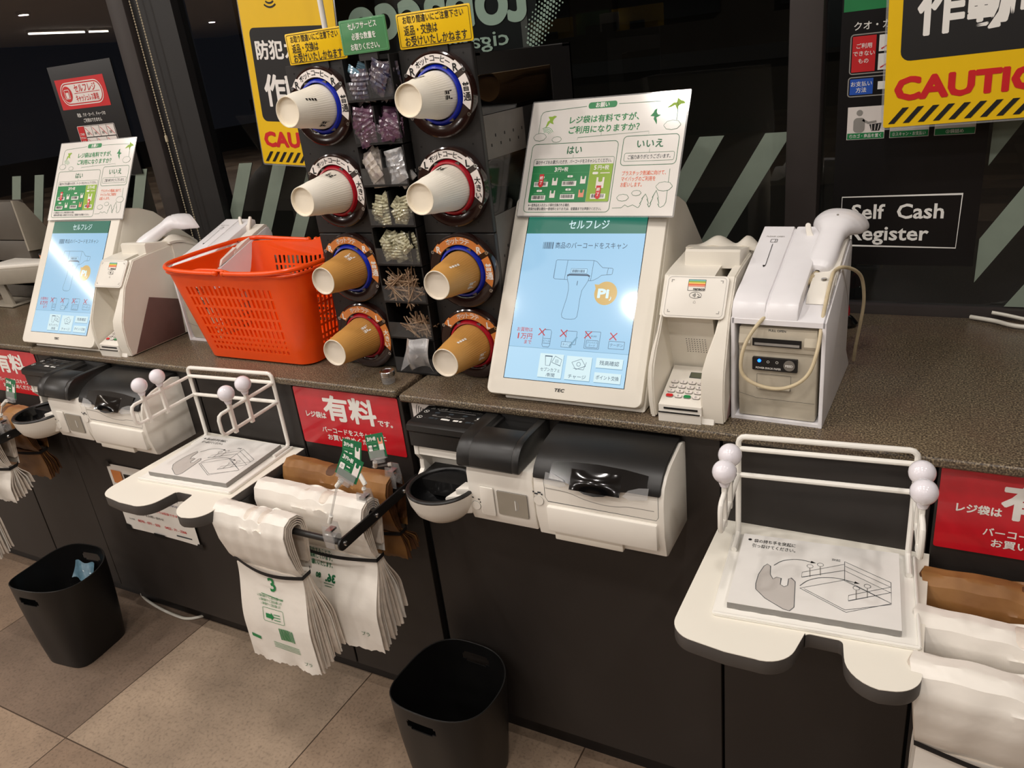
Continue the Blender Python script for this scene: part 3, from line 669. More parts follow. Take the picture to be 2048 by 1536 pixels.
# cups: mouth at the ring, base toward the viewer
def cupmesh(big, brown, rotl=0.0):
    r0, r1, L = (.0268, .0405, .104) if big else (.0262, .0392, .094)
    out = 'cup_brown' if brown else 'cup_white'; m = MB()
    # along -y: mouth y=0 ... base y=-L ; wall tapers, corrugated sleeve
    ns = 224; prof = []
    def ring(r, y, rid):
        return [((r+(rid*math.cos(56*a)))*math.cos(a), y, (r+(rid*math.cos(56*a)))*math.sin(a)) for a in [2*PI*k/ns for k in range(ns)]]
    st = [(r1, 0, 0), (r1*.995, -.01, .00018), ((r0+r1)/2, -L*.5, .00026), (r0+.0048, -L*.70, .00020), (r0+.0038, -L*.74, 0), (r0+.0004, -L+.001, 0), (r0, -L, 0), (r0-.0012, -L, 0)]
    vs = []
    for (r, y, rid) in st: vs += ring(r, y, rid)
    fs = [[i*ns+k, (i+1)*ns+k, (i+1)*ns+(k+1) % ns, i*ns+(k+1) % ns] for i in range(len(st)-1) for k in range(ns)]
    nb = (len(st)-3)*ns
    m.add(vs, fs[:nb], out, True); m.add(vs, fs[nb:], 'cup_white_in', True)
    m.lathe([(r0-.0012, -L), (r0-.0016, -L+.006), (1e-4, -L+.0066)], 'cup_in' if brown else 'cup_white_in', 40, (0, 0, 0), 'y')
    # printed mark wrapped on the wall
    ink = 'ink_white' if brown else 'ink_black'
    def wrap_(u, v):  # u along the axis from the mouth, v around
        f = u/L; r = r1+(r0-r1)*f+.0011; a = v/r+rotl; return (r*math.cos(a), -u, r*math.sin(a))
    def pl(P): m.add([wrap_(u, v) for u, v in P], [list(range(len(P)))], ink)
    s_ = .0042; u0 = L*.20
    for (a, b_, c, d) in ((0, 0, 1.4, 3.4), (1.7, .2, .9, 1.2), (1.7, 2.0, .9, 1.3), (2.9, 0, .9, 1.6), (2.9, 2.1, .9, 1.3), (4.0, 0, .25, 3.4)):
        pl([(u0+a*s_, (b_-1.7)*s_), (u0+(a+c)*s_, (b_-1.7)*s_), (u0+(a+c)*s_, (b_-1.7+d)*s_), (u0+a*s_, (b_-1.7+d)*s_)])
    for i in range(4):
        v0 = .045+.0; pl([(L*.5+i*.006, v0), (L*.5+.0042+i*.006, v0), (L*.5+.0042+i*.006, v0+.0045), (L*.5+i*.006, v0+.0045)])
    return m
labs = {(0, 0): 'white paper cup in the upper left blue ring', (0, 1): 'white paper cup in the left ring just above the orange latte rings', (0, 2): 'brown paper cup in the left blue ring beside the orange basket', (0, 3): 'brown paper cup in the lowest left ring by the basket',
        (1, 0): 'white paper cup in the top right blue ring of the tower', (1, 1): 'white paper cup in the right red ring beside the hanging notice', (1, 2): 'brown paper cup in the right blue ring of the tower', (1, 3): 'brown paper cup in the lowest right ring beside the screen'}
rots = {(0, 0): -.95, (0, 1): 1.2, (0, 2): 1.0, (0, 3): .75, (1, 0): .0, (1, 1): 1.5, (1, 2): -.55, (1, 3): -.35}
for ci, x in enumerate((XL, XR)):
    for ri, z_ in enumerate(ZC):
        m = cupmesh(ri % 2 == 1, ri > 1, rots[(ci, ri)]); o = m.build('paper_cup'); o.location = (x, YF-.008, z_); tag(o, labs[(ci, ri)], 'paper cup')
# nested cups stacked behind the two upper right rings, seen from the side
nest = None
for ri in (0, 1):
    for k in range(14 if ri == 0 else 9):
        if nest is None: nest = cupmesh(False, False, 2.0).build('nested_cup'); o = nest
        else: o = nest.copy(); C.objects.link(o)
        o.location = (XR+.010, YF+.235+.0118*k, ZC[ri]); tag(o, 'nested paper cup in the stack behind the %s right ring' % ('top' if ri == 0 else 'second'), 'paper cup', 'paper cups stacked behind the %s right ring' % ('top' if ri == 0 else 'second'))
# ---------------------------------------------------------------- bagging shelf, rack and pad
def shelf(x, lab):
    z1 = .686; yb = 1.098
    P = [(0, yb), (-.002, .862)]+arc(.034, .840, .036, 180, 265, 8)+[(.075, .798)]+arc(.118, .838, .040, 262, 350, 8)+[(.164, .868)]+arc(.172, .860, .008, 150, 95, 3)+[(.205, .869)]+arc(.204, .862, .007, 80, 10, 3)+arc(.262, .846, .048, 175, 265, 8)[1:]+arc(.264, .838, .038, 280, 352, 8)+[(.302, .862), (.302, yb)]
    P = [(x+a, b_) for a, b_ in P]
    t = thing('bagging_shelf', lab, 'shelf', (x+.15, yb, z1-.022))
    m = MB(); m.prism(P, z1-.023, z1-.001, 'tray_edge', 'z', .0015); m.build('board', t)
    m = MB(); m.prism([(a, b_) for a, b_ in P], z1-.001, z1, 'tray_top'); m.build('top_sheet', t)
    m = MB(); m.prism([(yb, z1-.024), (yb-.14, z1-.024), (yb-.14, z1-.030), (yb-.01, z1-.12), (yb, z1-.12)], x+.04, x+.045, 'black_satin', 'x').prism([(yb, z1-.024), (yb-.14, z1-.024), (yb-.14, z1-.030), (yb-.01, z1-.12), (yb, z1-.12)], x+.255, x+.26, 'black_satin', 'x'); m.build('bracket', t)
    return t
shelf(-.271, 'white bagging shelf with two rounded lobes, nearest at right'); shelf(-1.482, 'white bagging shelf with two rounded lobes in front of the orange basket')
def rack():
    t = thing('bag_rack', 'white wire bag rack on the nearest bagging shelf at right', 'rack', (0, 0, 0)); R = .0043; W = .24
    m = MB(); m.plate(-.008, -.197, W+.018, .200, 0, .0025, .006, 'wire_white', bev=.0006)
    m.tube([(-.006, -.195, .0038), (W+.008, -.195, .0038)], .0022, 'wire_white', 8).tube([(W+.008, -.195, .0038), (W+.008, .001, .0038)], .0022, 'wire_white', 8)
    m.build('base_plate', t)
    m = MB()
    m.tube([(0, -.046, .0065), (0, -.008, .0065), (0, -.002, .010), (0, 0, .016), (0, 0, .168)]+[(.010-.010*math.cos(a), 0, .168+.010*math.sin(a)) for a in (.5, 1.1, 1.57)]+[(W-.010+.010*math.sin(a), 0, .168+.010*math.cos(a)) for a in (0, .5, 1.1, 1.57)]+[(W, 0, .016), (W, -.002, .010), (W, -.008, .0065), (W, -.050, .0065)], R, 'wire_white', 10)
    for z_ in (.158, .113): m.tube([(0, -.001, z_), (W, -.001, z_)], R*.95, 'wire_white', 10)
    m.build('back_frame', t)
    for x in (0, W):
        m = MB(); m.tube([(x, 0, .157), (x, -.155, .157), (x, -.162, .154), (x, -.165, .147), (x, -.165, .123), (x, -.162, .116), (x, -.155, .113), (x, 0, .113)], R*.85, 'wire_white', 10); a = m.build('side_arm', t)
        for y in (-.082, -.130):
            st = MB().box(x-.0035, y-.0045, .104, x+.0035, y+.0045, .176, 'wire_white', .001, 1).build('stem', a)
            MB().ball((x, y, .190), .0165, 'ball_lilac').lathe([(.006, .168), (.008, .174), (.007, .178)], 'ball_lilac', 16, (x, y, 0)).build('ball_knob', a)
    return t
rk = rack(); rk.location = (-.236, 1.0575, .6865); rk.rotation_euler = (0, 0, .0785)
r2_ = dup(rk, (0, 0, 0), 'white wire bag rack on the shelf below the orange basket'); r2_.location = (-1.454, 1.0735, .6865); r2_.rotation_euler = (0, 0, .063)
def pad():
    t = thing('instruction_pad', 'white instruction pad on the nearest bagging shelf at right', 'pad', (0, 0, 0))
    x0, y0, W, D, H = .0105, -.180, .217, .170, .0095
    m = MB(); m.prism([(x0, y0)]+[(x0+W*i/24, y0+.0006*math.sin(i*2.1)) for i in range(1, 24)]+[(x0+W, y0), (x0+W, y0+D), (x0, y0+D)], 0, H-.0006, 'pad_edge'); m.build('foam_body', t)
    m = MB(); m.prism([(x0, y0), (x0+W, y0), (x0+W, y0+D), (x0, y0+D)], H-.0006, H, 'pad_print')
    ca, sa = math.cos(-.0785), math.sin(-.0785)
    def q(p): dx, dy = p[0]+.236, p[1]-1.0575; return (dx*ca-dy*sa, dx*sa+dy*ca)
    D_ = dict(bag=[(-0.1806,0.9741),(-0.1768,0.9810),(-0.1717,0.9772),(-0.1685,0.9578),(-0.1630,0.9487),(-0.1591,0.9544),(-0.1527,0.9536),(-0.1514,0.9396),(-0.1459,0.9360),(-0.1418,0.9408),(-0.1431,0.9556),(-0.1399,0.9589),(-0.1335,0.9524),(-0.1313,0.9360),(-0.1261,0.8969),(-0.1304,0.8874),(-0.1388,0.8884),(-0.1655,0.9031),(-0.1809,0.9186),(-0.1833,0.9306),(-0.1840,0.9525)],
     arr1=[(-0.1677,0.9808),(-0.1576,0.9959),(-0.1388,1.0056),(-0.1173,1.0050)], arr2=[(-0.1263,0.9454),(-0.1171,0.9616),(-0.1018,0.9730),(-0.0809,0.9786),(-0.0559,0.9761)],
     base=[(-0.1255,0.9402),(-0.0713,0.9784),(-0.0105,0.9462),(-0.0625,0.9088),(-.1255,.9402)], base2=[(-0.1200,0.9408),(-0.0641,0.9132),(-0.0104,0.9443)],
     wall1=[(-0.0766,1.0212),(-0.0716,0.9762),(-0.0105,0.9462),(-0.0141,0.9919),(-0.0766,1.0212)], wall2=[(-0.0749,1.0104),(-0.0139,0.9815)], wall3=[(-0.0737,0.9995),(-0.0119,0.9686)],
     armA=[(-0.0765,1.0144),(-0.1280,0.9772),(-0.1270,0.9656),(-0.0749,1.0000)], armB=[(-0.0139,0.9815),(-0.0631,0.9456),(-0.0623,0.9337),(-0.0127,0.9696)])
    z = H+.0003
    g = [q(p) for p in D_['bag']]; m.flat(g, 'pad_grey', z); m.line(g, .0008, 'ink_dark', z*1.02, True)
    for k in ('arr1', 'arr2'):
        P = [tuple(v)[:2] for v in bez([q(p)+(0,) for p in D_[k]], 6)]; m.line(P, .0011, 'ink_dark', z*1.01)
        e, f = Vector(P[-1]), Vector(P[-2]); d = (e-f).normalized(); n_ = Vector((-d.y, d.x)); m.flat([tuple(e+d*.004), tuple(e-d*.003+n_*.0028), tuple(e-d*.003-n_*.0028)], 'ink_black', z*1.02)
    for k in ('base', 'base2', 'wall1', 'wall2', 'wall3', 'armA', 'armB'): m.line([q(p) for p in D_[k]], .0007, 'ink_dark', z*1.01)
    for p, s_ in zip([(-0.1200,0.9949),(-0.1070,1.0030),(-0.0554,0.9648),(-0.0422,0.9737)], [(-0.1164,0.9701),(-0.1036,0.9781),(-0.0530,0.9398),(-0.0400,0.9485)]):
        a, b_ = q(p), q(s_); m.line(arc(a[0], a[1], .0042, 0, 345, 16), .0006, 'ink_dark', z*1.01, True); m.line([(a[0], a[1]-.0042), b_], .0014, 'ink_grey', z*1.005)
    a = q((-.2129, 1.0347)); m.flat(arc(a[0], a[1], .0028, 0, 360, 14), 'ink_black', z)
    a = q((-.2086, 1.0336)); m.text('袋の持ち手を突起に', a[0]+.002, a[1], .0098, 'ink_black', z, 'l', .012, width=.060)
    a = q((-.2059, 1.0208)); m.text('引っ掛けてください。', a[0]-.001, a[1], .0098, 'ink_black', z, 'l', .012, width=.062)
    a = q((-.088, 1.021)); m.text('突起', a[0], a[1], .006, 'ink_dark', z, 'c')
    m.build('printed_top', t); return t
pd = pad(); pd.location = (-.236, 1.0575, .6905); pd.rotation_euler = (0, 0, .0785)
p2_ = dup(pd, (0, 0, 0), 'white instruction pad on the shelf below the orange basket'); p2_.location = (-1.454, 1.0735, .6905); p2_.rotation_euler = (0, 0, .063)
# ---------------------------------------------------------------- self-checkout terminal
TLT = .5693
def sframe(o=(-.6635, 1.1191, .8944)): return frame(o, (1, 0, 0), (0, math.sin(TLT), math.cos(TLT)))
def barcode(m, x, y, w_, h_, z, ink, seed=1):
    rnd = random.Random(seed); u = 0
    while u < w_-.0012:
        a = rnd.choice((.0006, .0011, .0017)); m.rect(x+u, y, min(a, w_-u), h_, ink, z); u += a+rnd.choice((.0006, .0010))
def screen_art(m):
    W, H = .2265, .30; z = .0004
    m.rect(0, 0, W, .2679, 'scr_blue', .0002); m.rect(0, .2679, W, H-.2679, 'scr_green', .0002)
    m.rect(0, 0, W, .0575, 'scr_pale', .0003); m.rect(0, .0572, W, .0008, 'scr_sep', z)
    m.text('セルフレジ', .1203, .2840, .0185, 'scr_white', z, 'c', .012, width=.0765)
    barcode(m, .037, .2393, .0225, .0125, z, 'scr_ink', 4)
    m.text('商品のバーコードをスキャン', .0615, .2457, .0125, 'scr_ink', z, 'l', .004, width=.1355)
    wd = .0007; z2 = .0005
    bt = [(.0675, .186)]+[(.068, .2165)]+arc(.0705, .2165, .0025, 180, 90, 4)+[(.140, .219), (.146, .217), (.153, .2105), (.158, .2065), (.1765, .2055), (.1775, .204), (.1770, .1955), (.1755, .1945), (.158, .193), (.152, .188), (.144, .1835), (.139, .1825), (.0705, .184)]
    m.line(bt, wd, 'scr_ink', z, True); m.line([(.0905, .2185), (.089, .1838)], wd, 'scr_ink', z); m.line([(.140, .219), (.139, .1828)], wd, 'scr_ink', z); m.line([(.1685, .2058), (.1675, .194)], wd, 'scr_ink', z)
    hd = [(.0935, .1915), (.0937, .1885), (.0960, .181), (.0985, .175), (.1000, .165), (.0990, .150), (.0955, .132), (.0935, .1205), (.0955, .1150), (.1020, .1125), (.112, .1122), (.120, .1135), (.1235, .1175), (.1240, .128), (.1240, .150), (.1255, .165), (.1305, .174), (.1345, .182), (.1360, .1885), (.1362, .1915)]
    m.flat([(a, b_) for a, b_ in hd], 'scr_blue', .00045); m.line(hd, wd, 'scr_ink', z2, True); m.line([(.0935, .1905), (.0975, .1925), (.132, .1925), (.1365, .190)], .0032, 'scr_ink', .00055)
    m.line([(.1150, .1815), (.1146, .1735)], .0012, 'scr_ink', z2)
    m.rect(.0995, .1955, .0305, .0082, 'scr_pale', z); m.rring(.0995, .1955, .0305, .0082, .0005, .0005, 'scr_ink', z2); barcode(m, .102, .1968, .0255, .005, .0006, 'scr_ink', 7)
    m.flat(arc(.1702, .1612, .0208, 0, 360, 40), 'scr_gold', z); m.flat([(.1475, .1765), (.1560, .1760), (.1520, .1660)], 'scr_gold', z)
    m.text('Pi', .1660, .1612, .0215, 'scr_white', z2, 'c', .05, width=.0190); m.text('♪', .1800, .1530, .012, 'scr_white', z2, 'c', .01)
    m.text('お買物は', .0270, .0895, .0085, 'scr_red', z, 'c', .006, width=.0310); m.text('1', .0160, .0778, .0135, 'scr_red', z, 'c', .05); m.text('万円', .0320, .0775, .0118, 'scr_red', z, 'c', .012, width=.0225); m.text('まで', .0365, .0670, .0080, 'scr_red', z, 'c', .01)
    def X(x, y, s_=.0062):
        for sgn in (1, -1): m.line([(x-s_, y-s_*sgn), (x+s_, y+s_*sgn)], .0019, 'scr_red', .0007)
    # can, cigarettes, card, coupon
    m.line([(.0655, .0915), (.0780, .0915), (.0800, .088), (.0800, .064), (.0780, .0605), (.0670, .0605), (.0650, .064), (.0645, .088)], wd, 'scr_ink', z, True); m.line([(.066, .0755), (.080, .0755)], wd, 'scr_ink', z); m.line([(.066, .0670), (.080, .0670)], wd, 'scr_ink', z); m.text('ビール', .0730, .0712, .0048, 'scr_ink', z, 'c', 0)
    m.rring(.1085, .0680, .0200, .0235, .001, wd, 'scr_ink', z); m.rect(.1020, .0625, .0190, .0095, 'scr_pale', z2); m.rring(.1020, .0625, .0190, .0095, .0004, wd, 'scr_ink', .0006); m.text('タバコ', .1115, .0672, .0056, 'scr_ink', .0006, 'c', 0); m.line([(.1175, .0635), (.1300, .0820)], .0030, 'scr_sep', .0006)
    m.rring(.1450, .0630, .0270, .0300, .001, wd, 'scr_ink', z); m.rring(.1480, .0650, .0215, .0125, .0006, wd, 'scr_ink', z); m.text('¥3,000', .1600, .0850, .0040, 'scr_ink', z); m.text('プリペイド', .1588, .0735, .0042, 'scr_ink', z, 'c', 0, width=.019); m.text('カード', .1588, .0685, .0042, 'scr_ink', z)
    m.rring(.1890, .0655, .0280, .0130, .0006, wd, 'scr_ink', z); m.text('クーポン', .2030, .0720, .0060, 'scr_ink', z, 'c', 0, width=.0235)
    for x in (.0615, .1035, .1495, .1955): X(x, .0868)
    for (x, y, w_, h_) in ((.0650, .0065, .0455, .0425), (.1165, .0065, .0470, .0415), (.1712, .0315, .0480, .0170), (.1712, .0065, .0480, .0170)):
        m.rect(x+.0008, y-.0012, w_, h_, 'scr_sep', .00035); m.rect(x, y, w_, h_, 'scr_white', z)
    m.text('セブンカフェ', .0880, .0205, .0075, 'scr_ink', z2, 'c', .004, width=.0370); m.text('/新聞', .0895, .0115, .0075, 'scr_ink', z2, 'c', .004)
    m.line([(.0755, .0440), (.0780, .0280), (.0860, .0280), (.0885, .0440)], wd, 'scr_ink', z2, True); m.rect(.0748, .0440, .0145, .0016, 'scr_ink', z2); m.line([(.0890, .0340), (.0945, .0455), (.1075, .0400), (.1060, .0290), (.0890, .0340)], wd, 'scr_ink', z2); m.text('▤', .0985, .0365, .008, 'scr_ink', z2)
    m.text('チャージ', .1400, .0125, .0080, 'scr_ink', z2, 'c', .004, width=.0330); m.line([(.1270, .0370), (.1440, .0440), (.1530, .0320), (.1360, .0250), (.1270, .0370)], wd, 'scr_ink', z2); m.line(arc(.1400, .0345, .0035, 0, 340, 14), wd, 'scr_ink', z2, True); m.line([(.1310, .0270), (.1500, .0255), (.1540, .0390)], wd, 'scr_ink', z2)
    m.text('残高確認', .1952, .0400, .0085, 'scr_ink', z2, 'c', .006, width=.0350); m.text('ポイント交換', .1952, .0150, .0080, 'scr_ink', z2, 'c', .006, width=.0410)
def terminal():
    L = (-.6635, 1.1191, .856)
    t = thing('self_checkout_terminal', 'self-checkout terminal with the sharp lit screen, at the centre right', 'checkout terminal', L)
    m = MB(); m.prism([(1.117, .856), (1.50, .856), (1.50, 1.045), (1.385, 1.150), (1.345, 1.168), (1.305, 1.176), (1.128, .880)], -.668, -.402, 'cream_plastic', 'x', .004)
    m.prism([(1.125, .858), (1.47, .858), (1.47, 1.02), (1.36, 1.13), (1.13, .90)], -.690, -.660, 'cream_plastic', 'x', .003)
    m.build('display_housing', t)
    m = MB(sframe()); m.plate(-.0322, -.0300, .2920, .369, -.013, .0032, .012, 'cream_plastic', bev=.0022)
    bz = m.build('bezel', t)
    m = MB(sframe()); m.text('TEC', .1110, -.0135, .0078, 'ink_black', .0040, 'c', .03, width=.0185, shear=.22); m.build('logo', bz)
    m = MB(sframe()); m.rect(-.0016, -.0008, .2290, .3016, 'screen_black', .0036); m.build('screen_gap', bz)
    fr = sframe(); fr.translation = fr.translation+fr.to_3x3() @ Vector((0, 0, .0040))
    m = MB(fr); screen_art(m); m.build('screen', t)
    # payment side: side cheeks, recess, key pad
    m = MB()
    prof = [(1.106, .857), (1.101, .885), (1.105, .938), (1.112, .955), (1.140, 1.020), (1.182, 1.074), (1.216, 1.078), (1.30, 1.083), (1.330, 1.070), (1.272, .857)]
    fr_ = [(1.106, .857, -.389, -.379, -.304), (1.101, .885, -.390, -.380, -.304), (1.103, .925, -.391, -.381, -.306), (1.107, .945, -.391, -.381, -.305), (1.117, .968, -.387, -.379, -.298), (1.130, .998, -.380, -.375, -.289), (1.140, 1.020, -.377, -.372, -.283), (1.182, 1.074, -.377, -.372, -.283), (1.216, 1.078, -.377, -.372, -.283), (1.30, 1.083, -.377, -.372, -.283), (1.330, 1.070, -.385, -.37, -.29), (1.272, .857, -.389, -.37, -.30)]
    for a_, b_ in ((lambda q: q[2], lambda q: q[3]), (lambda q: q[4], lambda q: -.268)):
        bm = bmesh.new(); A_ = [bm.verts.new((a_(q), q[0], q[1])) for q in fr_]; B_ = [bm.verts.new((b_(q), q[0], q[1])) for q in fr_]; n_ = len(fr_)
        f1 = bm.faces.new(A_); f2 = bm.faces.new(list(reversed(B_)))
        for i in range(n_): bm.faces.new((A_[i], B_[i], B_[(i+1) % n_], A_[(i+1) % n_]))
        bmesh.ops.recalc_face_normals(bm, faces=list(bm.faces)); bmesh.ops.bevel(bm, geom=list(set(list(f1.edges)+list(f2.edges))), offset=.0024, segments=3, affect='EDGES'); m.addbm(bm, 'cream_plastic', False)
    m.prism([(1.112, .857), (1.196, .857), (1.196, .913), (1.164, 1.016), (1.147, 1.018), (1.183, 1.074), (1.216, 1.078), (1.30, 1.083), (1.325, 1.07), (1.275, .857)][1:]+[(1.112, .857)], -.381, -.301, 'cream_plastic', 'x')
    rh = m.build('payment_housing', t)
    m = MB(); m.prism([(1.118, .860), (1.270, .860), (1.278, .948), (1.196, .978)], -.2685, -.2668, 'mauve_panel', 'x', .0005); m.prism([(1.10, .853), (1.13, .853), (1.13, .870), (1.108, .870)], -.372, -.284, 'white_plastic', 'x', .002); m.build('side_panel', rh)
    # key pad wedge
    k0, k1 = (1.1005, .884), (1.190, .915)
    m = MB(); m.prism([(1.0975, .8545), (1.0965, .871), (1.0995, .872), (1.0995, .8835), k1, (1.194, .8545)], -.373, -.303, 'white_plastic', 'x', .0012)
    kp = m.build('key_pad', rh)
    ey = Vector((0, k1[0]-k0[0], k1[1]-k0[1])); fr = frame((-.370, k0[0], k0[1]), (1, 0, 0), ey)
    m = MB(fr); m.rect(.030, .066, .034, .014, 'ink_dark', .0004); m.rect(.031, .067, .032, .012, 'lcd', .0006); m.build('display', kp)
    m = MB(fr)
    for r_ in range(4):
        for c_ in range(4):
            col = {(0, 0): 'ink_red', (0, 2): 'ink_green'}.get((r_, c_), 'label_white')
            x_, y_ = .004+c_*.0145, .016+r_*.0112; m.plate(x_, y_, .0122, .0072, 0, .0018, .003, 'ink_grey', k=3); m.plate(x_+.0004, y_+.0004, .0114, .0064, .0017, .0026, .003, col, k=3)
            if col == 'label_white': m.text('123A456B789C*0#D'[((3-r_)*4+c_)], x_+.006, y_+.0035, .0052, 'ink_dark', .0029, 'c', .01)
    m.build('keys', kp)
    m = MB(); m.box(-.364, 1.0985, .8765, -.309, 1.1005, .8795, 'ink_black').box(-.372, 1.0955, .8708, -.305, 1.0985, .8722, 'ink_black').build('card_slot', kp)
    m = MB(frame((-.376, 1.190, .925), (1, 0, 0), (0, -.032, .091)))
    for i in range(8):
        for j in range(7): m.flat(arc(.030+i*.0044, .022+j*.0044, .0009, 0, 360, 8), 'ink_black', .0012)
    m.build('speaker_holes', rh)
    # nanaco / contactless plate
    fr = frame((-.3745, 1.1375, 1.0175), (1, 0, 0), (0, .040, .0545)); m = MB(fr)
    m.plate(0, 0, .0985, .0700, 0, .0035, .007, 'white_plastic', bev=.001); m.rring(.0035, .003, .0915, .064, .006, .0005, 'ink_grey', .0038)
    z = .0039; x0, y0 = .036, .045
    for i, c_ in enumerate(('ink_salmon', 'ink_orange', 'ink_yellow', 'ink_lime', 'ink_teal')): m.rect(x0, y0+.0065+i*.0023, .027, .0024, c_, z)
    m.rring(x0, y0, .027, .018, .0004, .0006, 'ink_black', z*1.01); m.text('nanaco', x0+.0175, y0+.0032, .0062, 'ink_black', z*1.01, 'c', .03, width=.0175)
    m.line([(.0495+.0095*math.cos(a), .0375+.0052*math.sin(a)) for a in [2*PI*i/24 for i in range(24)]], .0006, 'ink_black', z, True)
    for i in range(4): m.line(arc(.0440, .0375, .0016+.0014*i, -38, 38, 6), .0007, 'ink_black', z)
    m.line([(.0520, .0400), (.0560, .0372), (.0530, .0350), (.0590, .0340)], .0008, 'ink_black', z); m.text('⌂', .0495, .0265, .006, 'ink_grey', z)
    for (a, b_, s1, s2) in ((.009, .062, 1, -1), (.0895, .062, -1, -1), (.009, .009, 1, 1), (.0895, .009, -1, 1)): m.line([(a, b_+.004*s2), (a, b_), (a+.004*s1, b_)], .0011, 'ink_grey', z)
    m.build('reader_plate', rh)
    # raised block and scanner cradle
    m = MB(); m.prism([(1.226, 1.074), (1.229, 1.100), (1.234, 1.103), (1.300, 1.092), (1.335, 1.080), (1.335, 1.06)], -.362, -.272, 'cream_plastic', 'x', .003)
    def cr(u, v):
        x = -.378+u*.118; y = 1.292+v*.080
        b_ = .0165*math.exp(-((u-.40)/.17)**2)+.0165*math.exp(-((u-.82)/.10)**2)
        return (x, y, 1.0915+b_*math.sin(PI*min(1, v*2+.12)/2)-.024*v*v)
    m.shell(cr, 26, 8, .006, 'cream_plastic'); m.prism([(1.300, 1.06), (1.30, 1.086), (1.372, 1.070), (1.372, .86), (1.27, .86)], -.376, -.264, 'cream_plastic', 'x'); m.build('scanner_cradle', rh)
    return t
tm = terminal()
tb = dup(tm, (-1.4252, 0, 0), 'self-checkout terminal with the glare-washed screen, at the left', .018)
